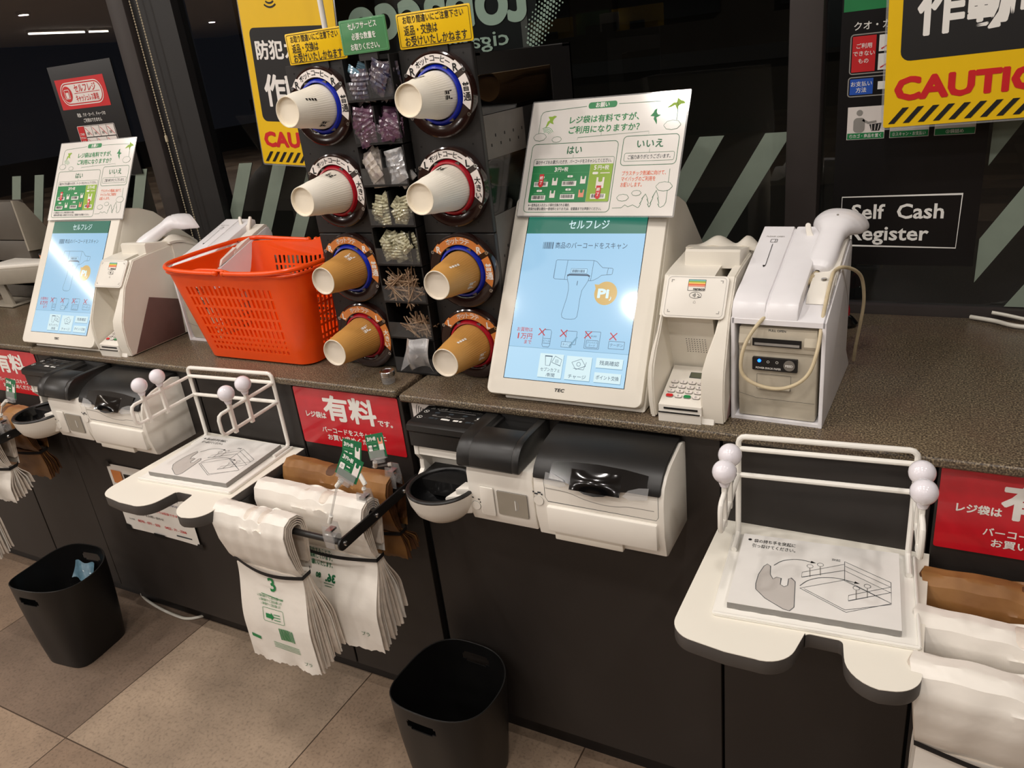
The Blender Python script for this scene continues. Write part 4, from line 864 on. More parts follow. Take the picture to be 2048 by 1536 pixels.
# notices standing on the screens
def notice():
    t = thing('bag_notice', 'laminated bag-charge notice on top of the sharp screen', 'notice', (0, 0, 0)); W, H = .297, .2125
    F0 = Matrix.Identity(4); m = MB(F0)
    m.prism(m.rpoly(-.0025, -.0025, W+.005, H+.005, .003), -.0008, -.0002, 'clear_plastic'); m.build('laminate_edge', t)
    m = MB(); m.prism([(0, 0), (W, 0), (W, H), (0, H)], -.0003, .0002, 'laminate')
    g, z = 'ink_deepgreen', .0005; wd = .0008
    m.rect(.1135, .1935, .055, .0115, 'ink_green', z, .005); m.text('お願い', .141, .1993, .0098, 'ink_white', z*1.3, 'c', .02, width=.026)
    m.line([(.0195, .148), (.0195, .186), (.0225, .192), (.0285, .1945), (.110, .1985)], wd, g, z); m.line([(.172, .199), (.262, .1975), (.276, .1955), (.280, .190), (.281, .163)], wd, g, z)
    m.text('レジ袋は有料ですが、', .0805, .1745, .0145, 'ink_green', z, 'l', .022, width=.1325); m.text('ご利用になりますか？', .0815, .1560, .0145, 'ink_green', z, 'l', .022, width=.1345)
    def bird(x, y, s_, c_, rot):
        P = [(-1, -.9), (-.6, .1), (-.2, .3), (-.5, .9), (.2, .8), (.6, .9), (1, .7), (.5, .4), (.3, 0), (.5, -.5), (.1, -.3), (-.2, -.1), (-.5, -.5)]
        ca, sa = math.cos(rot), math.sin(rot); m.flat([(x+s_*(a*ca-b_*sa), y+s_*(a*sa+b_*ca)) for a, b_ in P], c_, z)
    bird(.042, .1745, .0115, 'ink_lime', .1); bird(.2445, .172, .011, 'ink_green', 1.0); bird(.2775, .189, .0125, 'ink_lime', -.5)
    def cloud(x, y, s_):
        P = []
        for i in range(8):
            a = 2*PI*i/8; cx, cy = x+s_*1.25*math.cos(a), y+s_*.62*math.sin(a)
            for k in (-1, 0, 1): P.append((cx+s_*.30*math.cos(a+k*.7), cy+s_*.26*math.sin(a+k*.7)))
        m.flat(P, 'laminate', z*1.2); m.line(P, wd*.8, g, z*1.4, True)
    for i in range(4): m.line(arc(.034, .148, .008+.0028*i, 25, 120, 8), .0008, 'ink_lightgreen', z)
    cloud(.0235, .1465, .0085); cloud(.0590, .1405, .0062); cloud(.2745, .155, .0095); cloud(.2755, .0500, .0092); cloud(.2040, .0315, .0070); cloud(.2278, .0393, .0055)
    m.line([(.101, .138), (.101, .142), (.235, .1465), (.235, .142)], .0004, g, z); m.line([(.146, .1435), (.146, .149)], .0005, g, z)
    m.rring(.0112, .0065, .1705, .1265, .008, .001, g, z); m.rring(.1905, .0880, .0995, .0515, .007, .001, g, z)
    m.text('はい', .0985, .1195, .0165, 'ink_deepgreen', z, 'c', .02, width=.029); m.text('いいえ', .2400, .1250, .0165, 'ink_deepgreen', z, 'c', .02, width=.047)
    m.rring(.1960, .0950, .0895, .0145, .003, .0006, g, z); m.text('ご協力ありがとうございます。', .2410, .1022, .0082, 'ink_dark', z, 'c', .01, width=.0765); m.line([(.2405, .110), (.2405, .116)], .0005, g, z); m.line([(.0975, .105), (.0975, .111)], .0005, g, z)
    m.rring(.0190, .0245, .1590, .0805, .003, .0006, g, z); m.text('袋のサイズをお選びいただき、バーコードをスキャンしてください。', .0980, .0985, .0078, 'ink_dark', z, 'c', .01, width=.150)
    m.rect(.0190, .0250, .1150, .0675, 'ink_green', z); m.rect(.1345, .0255, .0430, .0670, 'ink_lime', z); m.line([(.019, .0782), (.134, .0782)], .0004, 'ink_lightgreen', z*1.4)
    m.text('3', .0665, .0848, .0110, 'ink_white', z*1.5, 'c', .03); m.text('円+税', .0810, .0845, .0088, 'ink_white', z*1.5, 'c', .02, width=.021); m.text('5', .1445, .0862, .0110, 'ink_white', z*1.5, 'c', .03); m.text('円+税', .1600, .0858, .0088, 'ink_white', z*1.5, 'c', .02, width=.021)
    def bagico(x, y, s_, c_): m.flat([(x-s_, y-s_*1.2), (x+s_, y-s_*1.2), (x+s_, y+s_*1.4), (x+s_*.55, y+s_*1.4), (x+s_*.5, y+s_*.4), (x, y+s_*.25), (x-s_*.5, y+s_*.4), (x-s_*.55, y+s_*1.4), (x-s_, y+s_*1.4)], c_, z*1.5)
    for i, (x, y) in enumerate(((.026, .0535), (.0830, .0540), (.0245, .0285), (.0830, .0300), (.1425, .0300))):
        m.rect(x, y, .0285, .0090, 'ink_white', z*1.5); barcode(m, x+.002, y+.0020, .0245, .0062, z*1.9, 'ink_black', 11+i)
        if i < 4: m.rect(x+.009, y+.0155, .011, .0038, 'ink_white', z*1.5, .0018); m.text('大中小特'[i], x+.0145, y+.0172, .0036, 'ink_green', z*1.9); m.rect(x+.0035, y+.0112, .022, .0016, 'ink_lightgreen', z*1.5)
    for (x, y, c_) in ((.0680, .0620, 'label_white'), (.1240, .0640, 'label_white'), (.0665, .0390, 'label_white'), (.1240, .0395, 'ink_salmon')): bagico(x, y, .0052, c_)
    bagico(.1575, .0580, .0075, 'label_white'); m.rect(.1405, .0740, .0110, .0042, 'ink_white', z*1.5, .002); m.rect(.1555, .0752, .018, .0016, 'label_white', z*1.5)
    for (x, y) in ((.0355, .0520), (.1520, .0290)):
        m.flat([(x, y+.003), (x+.0045, y), (x+.009, y+.003), (x+.009, y+.0245), (x, y+.0245)], 'ink_red', z*2.4); m.text('終', x+.0045, y+.0175, .0070, 'ink_white', z*2.8, 'c', .02); m.text('了', x+.0045, y+.0090, .0070, 'ink_white', z*2.8, 'c', .02)
    m.text('※一度商品を入れたレジ袋を交換される場合、', .0200, .0195, .0060, 'ink_dark', z, 'l', .01, width=.085); m.text('新袋が必要な場合(一部有料となります)は、従業員までお声掛けください。', .0215, .0125, .0060, 'ink_dark', z, 'l', .01, width=.145)
    for i, s_ in enumerate(('プラスチック削減に向けて、', 'マイバッグのご利用を', 'お願いします。')): m.text(s_, .1965, .0740-.0100*i, .0088, 'ink_orange', z, 'l', .012, width=(.079, .062, .039)[i])
    tr = [(.187, .0135), (.204, .0140), (.210, .0190), (.216, .0155), (.224, .0190), (.234, .0140)]
    for cx, h_ in ((.2446, .024), (.2630, .030)):
        tr += [(cx-.009, .0150), (cx-.0060, .0205), (cx-.0080, .0205), (cx-.004, .0205+h_*.35), (cx-.0055, .0205+h_*.35), (cx, .0135+h_), (cx+.0055, .0205+h_*.35), (cx+.004, .0205+h_*.35), (cx+.0080, .0205), (cx+.0060, .0205), (cx+.009, .0150)]
    tr += [(.275, .0145), (.280, .0175), (.2825, .0235), (.2815, .080)]
    m.line(tr, .0007, g, z)
    m.build('printed_sheet', t)
    MB().cyl((.008, .008, 0), .004, -.006, -.0008, 'clear_plastic', 12).cyl((W-.008, .008, 0), .004, -.006, -.0008, 'clear_plastic', 12).build('suction_pad', t)
    return t
def place(o, p, yw, tilt):
    ex = Vector((math.cos(yw), math.sin(yw), 0)); bk = Vector((-math.sin(yw), math.cos(yw), 0)); ey = Vector((0, 0, 1))*math.cos(tilt)+bk*math.sin(tilt); ez = ex.cross(ey)
    o.rotation_euler = Matrix((ex, ey, ez)).transposed().to_euler(); o.location = p
nt_ = notice(); place(nt_, (-.6855, 1.2715, 1.1525), -.050, .5056)
nb_ = dup(nt_, (0, 0, 0), 'laminated bag-charge notice on top of the left, glare-washed screen'); place(nb_, (-2.1145, 1.274, 1.1550), -.004+.033, .5353)
# ---------------------------------------------------------------- printer in its white cover
def printer_cover():
    L = (0, 0, 0); t = thing('receipt_printer', 'receipt printer in a white cover, at the right of the sharp screen', 'printer', L); W = .137
    prof = [(0, 0), (.262, 0), (.262, .006), (.222, .045), (.222, .222), (.214, .238), (.205, .2385), (0, .168)]
    m = MB()
    for x0, x1 in ((0, .006), (W-.006, W)): m.prism(prof, x0, x1, 'lilac_plastic', 'x', .0012)
    m.box(.002, .001, 0, W-.002, .26, .005, 'lilac_plastic').prism([(0, .160), (0, .168), (.205, .2385), (.214, .238), (.222, .222), (.215, .22), (.205, .2305), (.004, .160)], .002, W-.002, 'lilac_plastic', 'x')
    m.box(.002, .216, .045, W-.002, .222, .225, 'lilac_plastic'); m.build('cover', t)
    # slotted tray block on the left of the cover
    P = [(.001, .168), (.003, .182), (.010, .1925), (.028, .2015), (.060, .2105), (.205, .2600), (.214, .2560), (.214, .238), (.205, .2385)]
    m = MB(); m.prism(P, .001, .050, 'lilac_plastic', 'x', .0015); m.prism(P, .0530, .097, 'lilac_plastic', 'x', .003); m.prism([(a, b_-.004) for a, b_ in P], .049, .054, 'lilac_plastic', 'x')
    bl = m.build('slot_block', t)
    fr = frame((0, .060, .2108), (1, 0, 0), (0, .145, .0495)); m = MB(fr); z = .0006
    m.line([(.028, .040), (.026, .100)], .0009, 'ink_black', z); m.flat([(.0235, .040), (.0285, .040), (.0258, .034)], 'ink_black', z); m.rring(.021, .105, .010, .009, .001, .0007, 'ink_black', z); m.line([(.028, .105), (.028, .114)], .0007, 'ink_black', z); m.text('PLEASE OPEN', .026, .122, .0048, 'ink_grey', z, 'c', .01); m.build('slot_mark', bl)
    # printer body
    m = MB(); m.prism([(.006, .007), (.250, .007), (.215, .150), (.012, .150), (.004, .120), (.002, .060)], .011, W-.011, 'dirty_plastic', 'x', .003)
    pb = m.build('printer_body', t)
    m = MB(); m.prism([(.0015, .118), (.0005, .130), (.004, .154), (.02, .156), (.02, .118)], .012, W-.012, 'dirty_plastic', 'x', .0015)
    m.prism([(.0, .126), (-.0015, .130), (.004, .148), (.010, .148), (.010, .126)], .012, .030, 'dirty_plastic', 'x', .001).prism([(.0, .126), (-.0015, .130), (.004, .148), (.010, .148), (.010, .126)], W-.030, W-.012, 'dirty_plastic', 'x', .001)
    m.build('lid', pb)
    m = MB(wallframe(0, -.0008, 0)); m.rect(.033, .1270, W-.066, .0125, 'ink_black', .0012); m.rect(.036, .1285, W-.072, .004, 'ink_grey', .0014); m.build('paper_slot', pb)
    m = MB(wallframe(0, 0, 0)); m.plate(.033, .0875, .066, .0205, -.006, .0012, .0015, 'black_plastic'); m.text('POWER ERROR PAPER', .057, .0915, .0045, 'ink_white', .0016, 'c', .01, width=.037)
    m.line(arc(.0565, .1020, .0018, 0, 340, 10), .0005, 'ink_white', .0016, True); m.line(arc(.0695, .1020, .0018, 0, 340, 10), .0005, 'ink_white', .0016, True); cp = m.build('control_panel', pb)
    m = MB(wallframe(0, 0, 0)); m.prism(arc(.0435, .1030, .0026, 0, 360, 14), .0010, .0020, 'led_blue'); m.build('power_light', cp)
    m = MB(wallframe(0, 0, 0)); m.prism(arc(.0875, .0985, .0082, 0, 360, 24), .0010, .0030, 'grey_plastic'); m.text('FEED', .0875, .0985, .005, 'ink_white', .0034, 'c', .02); m.build('feed_button', cp)
    m = MB(wallframe(0, .0010, 0)); m.rring(.040, .0560, .050, .0250, .001, .0005, 'ink_dark', .0012); m.box(.041, .0565, -.002, .089, .0590, .0030, 'dirty_plastic', .0006); m.line([(.012, .047), (.040, .040), (W-.012, .0395)], .0005, 'ink_dark', .0012); m.text('PULL OPEN', .068, .1510, .0050, 'ink_dark', -.002, 'c', .01); m.build('front_flap', pb)
    # scanner holder with a two-pronged fork
    m = MB(); m.prism([(.085, .194), (.092, .206), (.128, .221), (.205, .247), (.214, .243), (.214, .236)], .102, W-.003, 'white_plastic', 'x', .0015)
    m.prism([(.04, .183), (.05, .196), (.10, .214), (.10, .200)], .100, W-.004, 'white_plastic', 'x', .001)
    F = frame((.0700, .175, .226), (1, 0, 0), (0, .26, .965))
    g = MB(F); g.prism([(.008, 0), (.036, 0), (.038, .014), (.044, .040)]+arc(.0400, .042, .0040, 0, 180, 6)+[(.0335, .032), (.030, .025), (.026, .0225), (.018, .0225), (.014, .025), (.0105, .032)]+arc(.0040, .042, .0040, 0, 180, 6)+[(0, .040), (.006, .014)], -.0025, .0025, 'white_plastic', 'z', .001)
    m.v += g.v; n0 = len(m.v)-len(g.v); m.f += [[i+n0 for i in f] for f in g.f]; m.m += g.m; m.sm += g.sm
    hl = m.build('scanner_holder', t)
    for (y, z_) in ((.122, .2215), (.082, .2085)): MB().cyl((.118, y, z_), .0042, 0, .0022, 'steel', 14).build('screw', hl)
    return t
pc = printer_cover(); pc.location = (-.2655, 1.1355, .855); pc.rotation_euler = (0, 0, -.035)
pcb = dup(pc, (0, 0, 0), 'receipt printer in a white cover, behind the orange basket'); pcb.location = (-1.641, 1.242, .855); pcb.rotation_euler = (0, 0, -.01)
# ---------------------------------------------------------------- hand scanner
def scanner(lab):
    t = thing('barcode_scanner', lab, 'scanner', (0, 0, 0))
    # local: handle along +y, head at the far end widening in x
    S = [(0, .004, .006, 0), (.004, .016, .012, 0), (.014, .0205, .0150, .001), (.035, .0212, .0155, .004), (.060, .0195, .0145, .0075), (.080, .0195, .0140, .011), (.092, .0245, .0145, .014), (.102, .032, .0155, .0145), (.113, .0385, .0165, .0125), (.127, .0415, .0165, .008), (.142, .0420, .0160, .001), (.150, .0395, .0140, -.003)]
    def fn(u, v):
        i = min(int(u*(len(S)-1)), len(S)-2); f = u*(len(S)-1)-i; a, b_ = S[i], S[i+1]
        f2 = f*f*(3-2*f) if False else f
        y, w_, h_, z_ = [a[k]+(b_[k]-a[k])*f2 for k in range(4)]; an = 2*PI*v; c, s_ = math.cos(an), math.sin(an)
        e = .8; sg = lambda q: (abs(q)**e)*(1 if q >= 0 else -1)
        droop = -.34*w_*abs(c)**2 if w_ > .02 else 0
        return (w_*sg(c), y, z_+h_*sg(s_)+droop*(min(1, max(0, (w_-.018)/.018))))
    m = MB(); m.grid(fn, 44, 32, 'lilac_plastic'); body = m.build('scanner_body', t)
    e = [fn(1, k/32) for k in range(32)]
    MB().add(e, [list(range(32))], 'ink_dark').build('scan_window', t)
    MB().cyl((0, .108, .0295), .0018, 0, .0006, 'ink_grey', 10).build('beeper_hole', t)
    sm = body.modifiers.new('s', 'SUBSURF'); sm.levels = 1; sm.render_levels = 1
    return t
s1 = scanner('white hand scanner lodged on the printer cover at right')
s1.location = (-.158, 1.240, 1.066); s1.rotation_euler = (.42, .10, -.10)
s2 = dup(s1, (0, 0, 0), 'white hand scanner resting on the left terminal'); s2.location = (-1.762, 1.262, 1.088); s2.rotation_euler = (.30, .05, -.52)
cb = [(-.1585, 1.242, 1.066), (-.170, 1.205, 1.058), (-.200, 1.16, 1.040), (-.226, 1.125, 1.015), (-.240, 1.105, .985), (-.240, 1.098, .950), (-.215, 1.098, .932), (-.180, 1.100, .930), (-.150, 1.102, .950), (-.138, 1.115, .985), (-.136, 1.150, 1.030), (-.134, 1.205, 1.066), (-.132, 1.235, 1.072), (-.122, 1.250, 1.073), (-.108, 1.285, 1.058), (-.100, 1.315, 1.035), (-.097, 1.335, .995), (-.101, 1.350, .950), (-.108, 1.375, .900), (-.112, 1.40, .862)]
m = MB(); m.tube([tuple(v) for v in bez(cb, 8)], .0028, 'cable_cream', 10); cab = m.build('scanner_cable')
m = MB(); B_ = [tuple(v) for v in bez(cb[:4], 8)][:15]; m.tube(B_, .0042, 'cable_cream', 10)
for i in range(2, 14, 2): m.tube([B_[i], B_[i+1]], .0049, 'cable_cream', 10)
tag(centre(cab), 'dirty cream cable looping from the hand scanner over the printer', 'cable'); sl = m.build('strain_relief'); off = cab.location.copy()
for v in sl.data.vertices: v.co -= off
sl.parent = cab
cb = [(-1.760, 1.264, 1.090), (-1.745, 1.30, 1.105), (-1.716, 1.33, 1.088), (-1.70, 1.36, 1.05), (-1.70, 1.40, .95), (-1.71, 1.45, .862)]
m = MB(); m.tube([tuple(v) for v in bez(cb, 8)], .0026, 'cable_cream', 8); tag(centre(m.build('scanner_cable')), 'cream cable behind the left hand scanner', 'cable')
# ---------------------------------------------------------------- coin and note machine
def coin_machine():
    t = thing('cash_machine', 'black and white coin and note machine under the sharp main screen', 'cash machine', (-.58, 1.098, .675))
    W_, K = 'white_plastic', 'black_satin'
    # note unit at right
    m = MB(); m.prism([(1.098, .672), (1.098, .822), (1.078, .8285), (1.02, .818), (1.00, .8095), (.985, .7965), (.979, .780), (.977, .765), (.977, .715), (.985, .675), (.992, .671)], -.5515, -.3295, W_, 'x', .0022)
    nu = m.build('note_unit', t)
    m = MB(); m.prism([(1.098, .812), (1.098, .833), (1.070, .834), (1.035, .829), (1.012, .8225), (.996, .8145), (.984, .8040), (.9775, .7930), (.9765, .7865), (.985, .7865), (1.0, .795), (1.05, .808)], -.5505, -.3345, K, 'x', .002); m.build('note_cover', nu)
    m = MB(); fr = frame((-.5195, .9765, .7875), (1, 0, 0), (0, .0205, .0300))
    g = MB(fr)
    P = [(.0, .002), (.020, .001), (.035, -.002), (.050, -.009), (.064, -.0145), (.080, -.0160), (.096, -.0135), (.110, -.007), (.124, -.002), (.140, .000), (.164, .000)]
    top = [(.1635, .029), (.125, .0335), (.082, .0350), (.040, .0335), (.002, .029)]
    g.prism([(a, b_) for a, b_ in P+top], .0010, .0042, 'black_gloss', 'z'); g.build('note_tray', nu)
    def dome(u, v): a, b_ = (u-.5)*.085+.080, (v-.5)*.034+.006; return (fr @ Vector((a, b_, .0043+.0045*max(0, math.sin(PI*u)*math.sin(PI*v))))) 
    m = MB(); m.grid(dome, 20, 14, 'black_gloss'); m.build('tray_dish', nu)
    g = MB(fr); g.prism([(-.006, -.008), (.022, -.010), (.034, -.006), (.026, .003), (.010, .009), (-.006, .011)], .0065, .0075, 'guard').prism([(.168, -.008), (.140, -.012), (.128, -.008), (.136, .002), (.152, .008), (.168, .010)], .0065, .0075, 'guard'); g.build('clear_guard', nu)
    g = MB(wallframe(0, .9775, 0)); g.line([(-.531, .788), (-.531, .7525), (-.5265, .7450), (-.3420, .7440), (-.3385, .7500), (-.3380, .789)], .0007, 'ink_dark', .0006)
    g.line([tuple(v)[:2] for v in bez([(-.529, .7700, 0), (-.490, .7680, 0), (-.460, .7600, 0), (-.430, .7560, 0), (-.405, .7570, 0), (-.385, .7600, 0), (-.345, .7600, 0)], 6)], .0012, 'ink_grey', .0006)
    g.build('seam', nu)
    m = MB(); m.box(-.5285, .9705, .6905, -.3400, .985, .7380, W_, .003); m.box(-.520, .977, .672, -.40, .99, .69, 'cream_plastic', .002); m.build('front_drawer', nu)
    g = MB(wallframe(0, .977, 0)); g.prism(arc(-.5435, .7440, .0090, 0, 360, 24), 0, .0012, W_, 'z'); g.line(arc(-.5435, .7440, .0092, 0, 350, 24), .0005, 'ink_dark', .0008, True); g.text('▚▞▚', -.5440, .7580, .006, 'ink_dark', .001, 'c'); g.build('button', nu)
    # coin unit
    m = MB()
    m.prism([(1.098, .676), (1.098, .790), (.985, .790), (.979, .775), (.978, .700), (.984, .680)], -.682, -.5535, W_, 'x', .0025)
    m.prism([(1.098, .70), (1.098, .79), (1.026, .79), (1.024, .765), (1.036, .748), (1.034, .730), (1.018, .718), (.990, .712), (1.01, .70)], -.822, -.812, W_, 'x', .002)
    m.prism([(1.098, .745), (1.098, .800), (1.030, .800), (1.026, .765), (1.05, .755)], -.822, -.681, W_, 'x', .002); m.prism([(1.098, .69), (1.098, .76), (1.062, .76), (1.062, .70)], -.822, -.681, W_, 'x')
    cu_ = m.build('coin_unit', t)
    m = MB(); m.prism([(1.098, .784), (1.098, .829), (1.094, .832), (1.024, .832), (1.018, .828), (1.0165, .818), (1.022, .812), (1.022, .784)], -.825, -.655, K, 'x', .002)
    tb_ = m.build('top_cover', cu_)
    g = MB(flatframe(0, 0, .8323)); 
    g.rect(-.822, 1.026, .160, .068, 'black_plastic', .0001)
    g.text('⚠ ご注意', -.792, 1.086, .0080, 'ink_grey', .0004, 'c', .01); g.text('機械の中へ異物を入れないでください', -.735, 1.086, .0062, 'ink_grey', .0004, 'c', .0, width=.070)
    for (x, y) in ((-.812, 1.070), (-.812, 1.046)): g.line(arc(x, y, .0048, 0, 345, 16), .0009, 'ink_white', .0004, True); g.line([(x-.0032, y+.0032), (x+.0032, y-.0032)], .0009, 'ink_white', .0004)
    for i in range(4): g.rect(-.792+i*.030, 1.066, .010, .006, 'ink_dark', .0004, .002); g.text('硬貨', -.787+i*.030, 1.058, .005, 'ink_grey', .0004)
    for i, c_ in enumerate(('ink_dark', 'ink_white', 'ink_white', 'ink_dark')): g.rect(-.792+i*.026, 1.044, .011 if i != 1 else .014, .006, c_, .0004, .002); g.rect(-.779+i*.026, 1.044, .006, .005, c_, .0004, .002)
    g.rect(-.700, 1.062, .010, .009, 'ink_white', .0004, .002); g.line([(-.79, 1.078), (-.71, 1.078)], .0008, 'ink_grey', .0004); g.line([(-.79, 1.056), (-.73, 1.056)], .0008, 'ink_grey', .0004); g.build('printed_guide', tb_)
    # hood with its coin hopper
    hp = [(1.098, .792), (1.098, .838)]+[(1.02, .838), (.998, .836), (.985, .830), (.975, .820), (.970, .808), (.968, .794), (.971, .790)]
    m = MB(); m.prism(hp, -.692, -.664, K, 'x', .003); m.prism(hp, -.586, -.571, K, 'x', .003); m.prism([(1.034, .792), (1.034, .838)]+hp[2:], -.666, -.584, K, 'x', .0008); m.prism([(1.098, .792), (1.098, .838), (1.090, .838), (1.080, .800)], -.666, -.584, K, 'x')
    m.prism([(1.09, .792), (1.09, .806), (1.034, .800), (1.034, .792)], -.666, -.584, 'black_plastic', 'x'); m.add([(-.664, 1.088, .837), (-.640, 1.04, .806), (-.640, 1.088, .806), (-.664, 1.036, .837)], [[0, 2, 1, 3]], 'black_satin'); m.build('hopper_hood', cu_)
    # bowl
    o = (-.741, .985, -.004)
    m = MB(); m.lathe([(1e-4, .676), (.020, .677), (.040, .684), (.054, .697), (.062, .716), (.0655, .736)], W_, 48, o); m.lathe([(.0655, .736), (.066, .7385), (.064, .741), (.0595, .741), (.057, .738)], K, 48, o)
    m.lathe([(.0572, .7385), (.054, .722), (.044, .706), (.028, .698), (1e-4, .696)], 'black_gloss', 48, o); m.box(-.806, 1.0, .70, -.684, 1.07, .730, 'black_plastic'); m.build('coin_bowl', cu_)
    m = MB(); m.prism([(-.720, .960), (-.680, .9785), (-.68, 1.05), (-.70, 1.05)], .690, .728, W_, 'z', .003); m.prism([(-.704, .972), (-.680, .9785), (-.68, 1.0), (-.70, 1.0)], .727, .740, W_, 'z', .002); m.build('bowl_bridge', cu_)
    g = MB(wallframe(0, .9775, 0)); g.plate(-.657, .6960, .0270, .0560, 0, .003, .003, W_, bev=.001); g.rring(-.657, .6960, .0270, .0560, .003, .0006, 'ink_grey', .0004)
    g.plate(-.6240, .7020, .0590, .0470, 0, .0008, .003, 'ink_grey'); g.build('coin_flap', cu_)
    g = MB(wallframe(0, .9765, 0)); g.plate(-.6230, .7030, .0570, .0450, 0, .001, .003, 'pos_beige'); g.line(arc(-.595, .725, .012, -60, 60, 8), .002, 'ink_grey', .0012); g.line([(-.589, .735), (-.589, .715)], .0015, 'ink_white', .0012); g.build('return_window', cu_)
    g = MB(wallframe(0, .9785, 0)); g.prism(arc(-.6690, .7100, .0085, 0, 360, 20), 0, .0015, W_); g.line(arc(-.6690, .7100, .0088, 0, 350, 20), .0005, 'ink_dark', .001, True)
    for (a, b_) in ((-.683, .722), (-.676, .7245), (-.664, .7225), (-.661, .717)): g.rect(a, b_, .004, .0022, 'ink_black', .001)
    g.build('button', cu_)
    return t
cm = coin_machine(); cmb = dup(cm, (-1.202, .006, 0), 'black and white coin and note machine under the left, glare-washed screen')
# small nfc sticker by the machine
m = MB(wallframe(-.872, 1.0972, 0)); m.rect(.006, .775, .055, .058, 'label_white', 0)
for i in range(5): m.line(arc(.045, .815, .010+.0050*i, 150, 215, 8), .0022-.0003*i, 'ink_black', .0004)
tag(centre(m.build('contactless_sticker')), 'white sticker with black wave arcs by the worktop seam', 'sticker')
# ---------------------------------------------------------------- red notices on the cabinet fronts
def rednotice(x, y, lab):
    t = thing('bag_price_notice', lab, 'notice', (x+.136, y, .703)); fr = wallframe(x, y, .703); W, H = .272, .131
    m = MB(fr); m.plate(0, 0, W, H, .0002, .0010, .004, 'sign_red'); z = .0016
    m.text('有料', .1440, .0895, .060, 'ink_white', z, 'c', .035, width=.134); m.text('レジ袋は', .0505, .0705, .0155, 'ink_white', z, 'c', .03, width=.0545); m.text('です。', .2320, .0705, .0150, 'ink_white', z, 'c', .03, width=.0360)
    m.text('バーコードをスキャンの上', .1430, .0375, .0145, 'ink_white', z, 'c', .02, width=.168); m.text('お買い求めください。', .1430, .0205, .0145, 'ink_white', z, 'c', .02, width=.145)
    m.build('printed_sheet', t); return t
rednotice(-1.176, 1.1032, 'red bag-charge notice on the cabinet below the cup tower'); rednotice(.034, 1.0972, 'red bag-charge notice on the cabinet at the right edge'); rednotice(-2.381, 1.1112, 'red bag-charge notice on the cabinet at the left edge')
# taped notice under the left shelf
t = thing('taped_notice', 'white notice taped to the cabinet under the left bagging shelf', 'notice', (-1.79, 1.103, .325))
fr = wallframe(-1.935, 1.1032, .325); W, H = .292, .206
m = MB(fr)
def bow(u, v): return (u*W, v*H, .0015+.004*(1-(2*v-1)**2)*0+.003*abs(2*u-1)**3)
m.grid(bow, 12, 8, 'paper'); z = .0035
m.rect(.014, .150, .040, .040, 'label_orange', .006); m.rect(.060, .150, .19, .032, 'ink_black', z); m.text('お支払い方法', .12, .167, .014, 'ink_white', z*1.2, 'c', .02)
rows_ = [('※お支払いにはクレジットカード・電子マネーがご利用いただけます', 'ink_dark', .128), ('・各種クレジットカード（一部ご利用いただけないカードがあります）', 'ink_navy', .112), ('・電子マネー、バーコード決済、プリペイド', 'ink_navy', .098), ('※現金・公共料金等はこちらでは取扱できません', 'ink_red', .080), ('お支払いに関するお問い合わせ', 'ink_black', .058)]
for s_, c_, y in rows_: m.text(s_, .020, y, .0082, c_, z, 'l', .012, width=.235 if len(s_) > 20 else .15)
m.text('0570 - 071 - 555', .055, .034, .0105, 'ink_red', z, 'l', .02, width=.090); m.text('0422 - 71 - 2266', .165, .034, .0105, 'ink_red', z, 'l', .02, width=.085); m.text('受付時間', .030, .034, .006, 'ink_dark', z); m.rect(.205, .014, .06, .004, 'ink_dark', z)
m.build('printed_sheet', t)
m = MB(fr); m.rect(.110, -.004, .045, .010, 'black_satin', .005)
m.flat([(-.012, H-.012), (.018, H-.004), (.014, H+.010), (-.016, H+.004)], 'black_satin', .006); m.flat([(-.006, -.006), (.020, -.004), (.018, .014), (-.004, .016)], 'black_satin', .006); m.flat([(W-.016, -.008), (W+.010, -.006), (W+.012, .010), (W-.006, .008)], 'black_satin', .006); m.build('tape', t)
# ---------------------------------------------------------------- bag hangers
def hanger(dx, lab, dy=0):
    t = thing('bag_hanger', lab, 'hanger', (-1.03+dx, 1.10+dy, .657))
    for x in (-.888, -1.178):
        m = MB(); m.prism([(1.102, .648), (1.102, .668), (.865, .669)]+arc(.862, .657, .012, 90, 270, 8)+[(.865, .645)], x+dx-.002, x+dx+.002, 'black_satin', 'x', .0006); m.v = [v+Vector((0, dy, 0)) for v in m.v]
        a = m.build('side_arm', t)
        for y in (.866, .961, 1.052):
            m = MB(); m.lathe([(1e-4, .0045), (.003, .0040), (.0048, .0022), (.0052, 0)], 'steel', 16, (x+dx+.002, y+dy, .657), 'x'); m.cyl((x+dx+.002, y+dy, .657), .0012, .0042, .0048, 'ink_black', 8, 'x'); m.build('bolt', a)
    for y in (.866, .961, 1.052): MB().tube([(-.889+dx, y+dy, .657), (-1.177+dx, y+dy, .657)], .0062, 'black_satin', 14).build('rod', t)
    return t
hanger(0, 'black three-rod bag hanger under the middle red notice'); hanger(1.207, 'black three-rod bag hanger at the right edge'); hanger(-1.207, 'black three-rod bag hanger at the left edge', .008)
def smooth01(t): return t*t*(3-2*t)
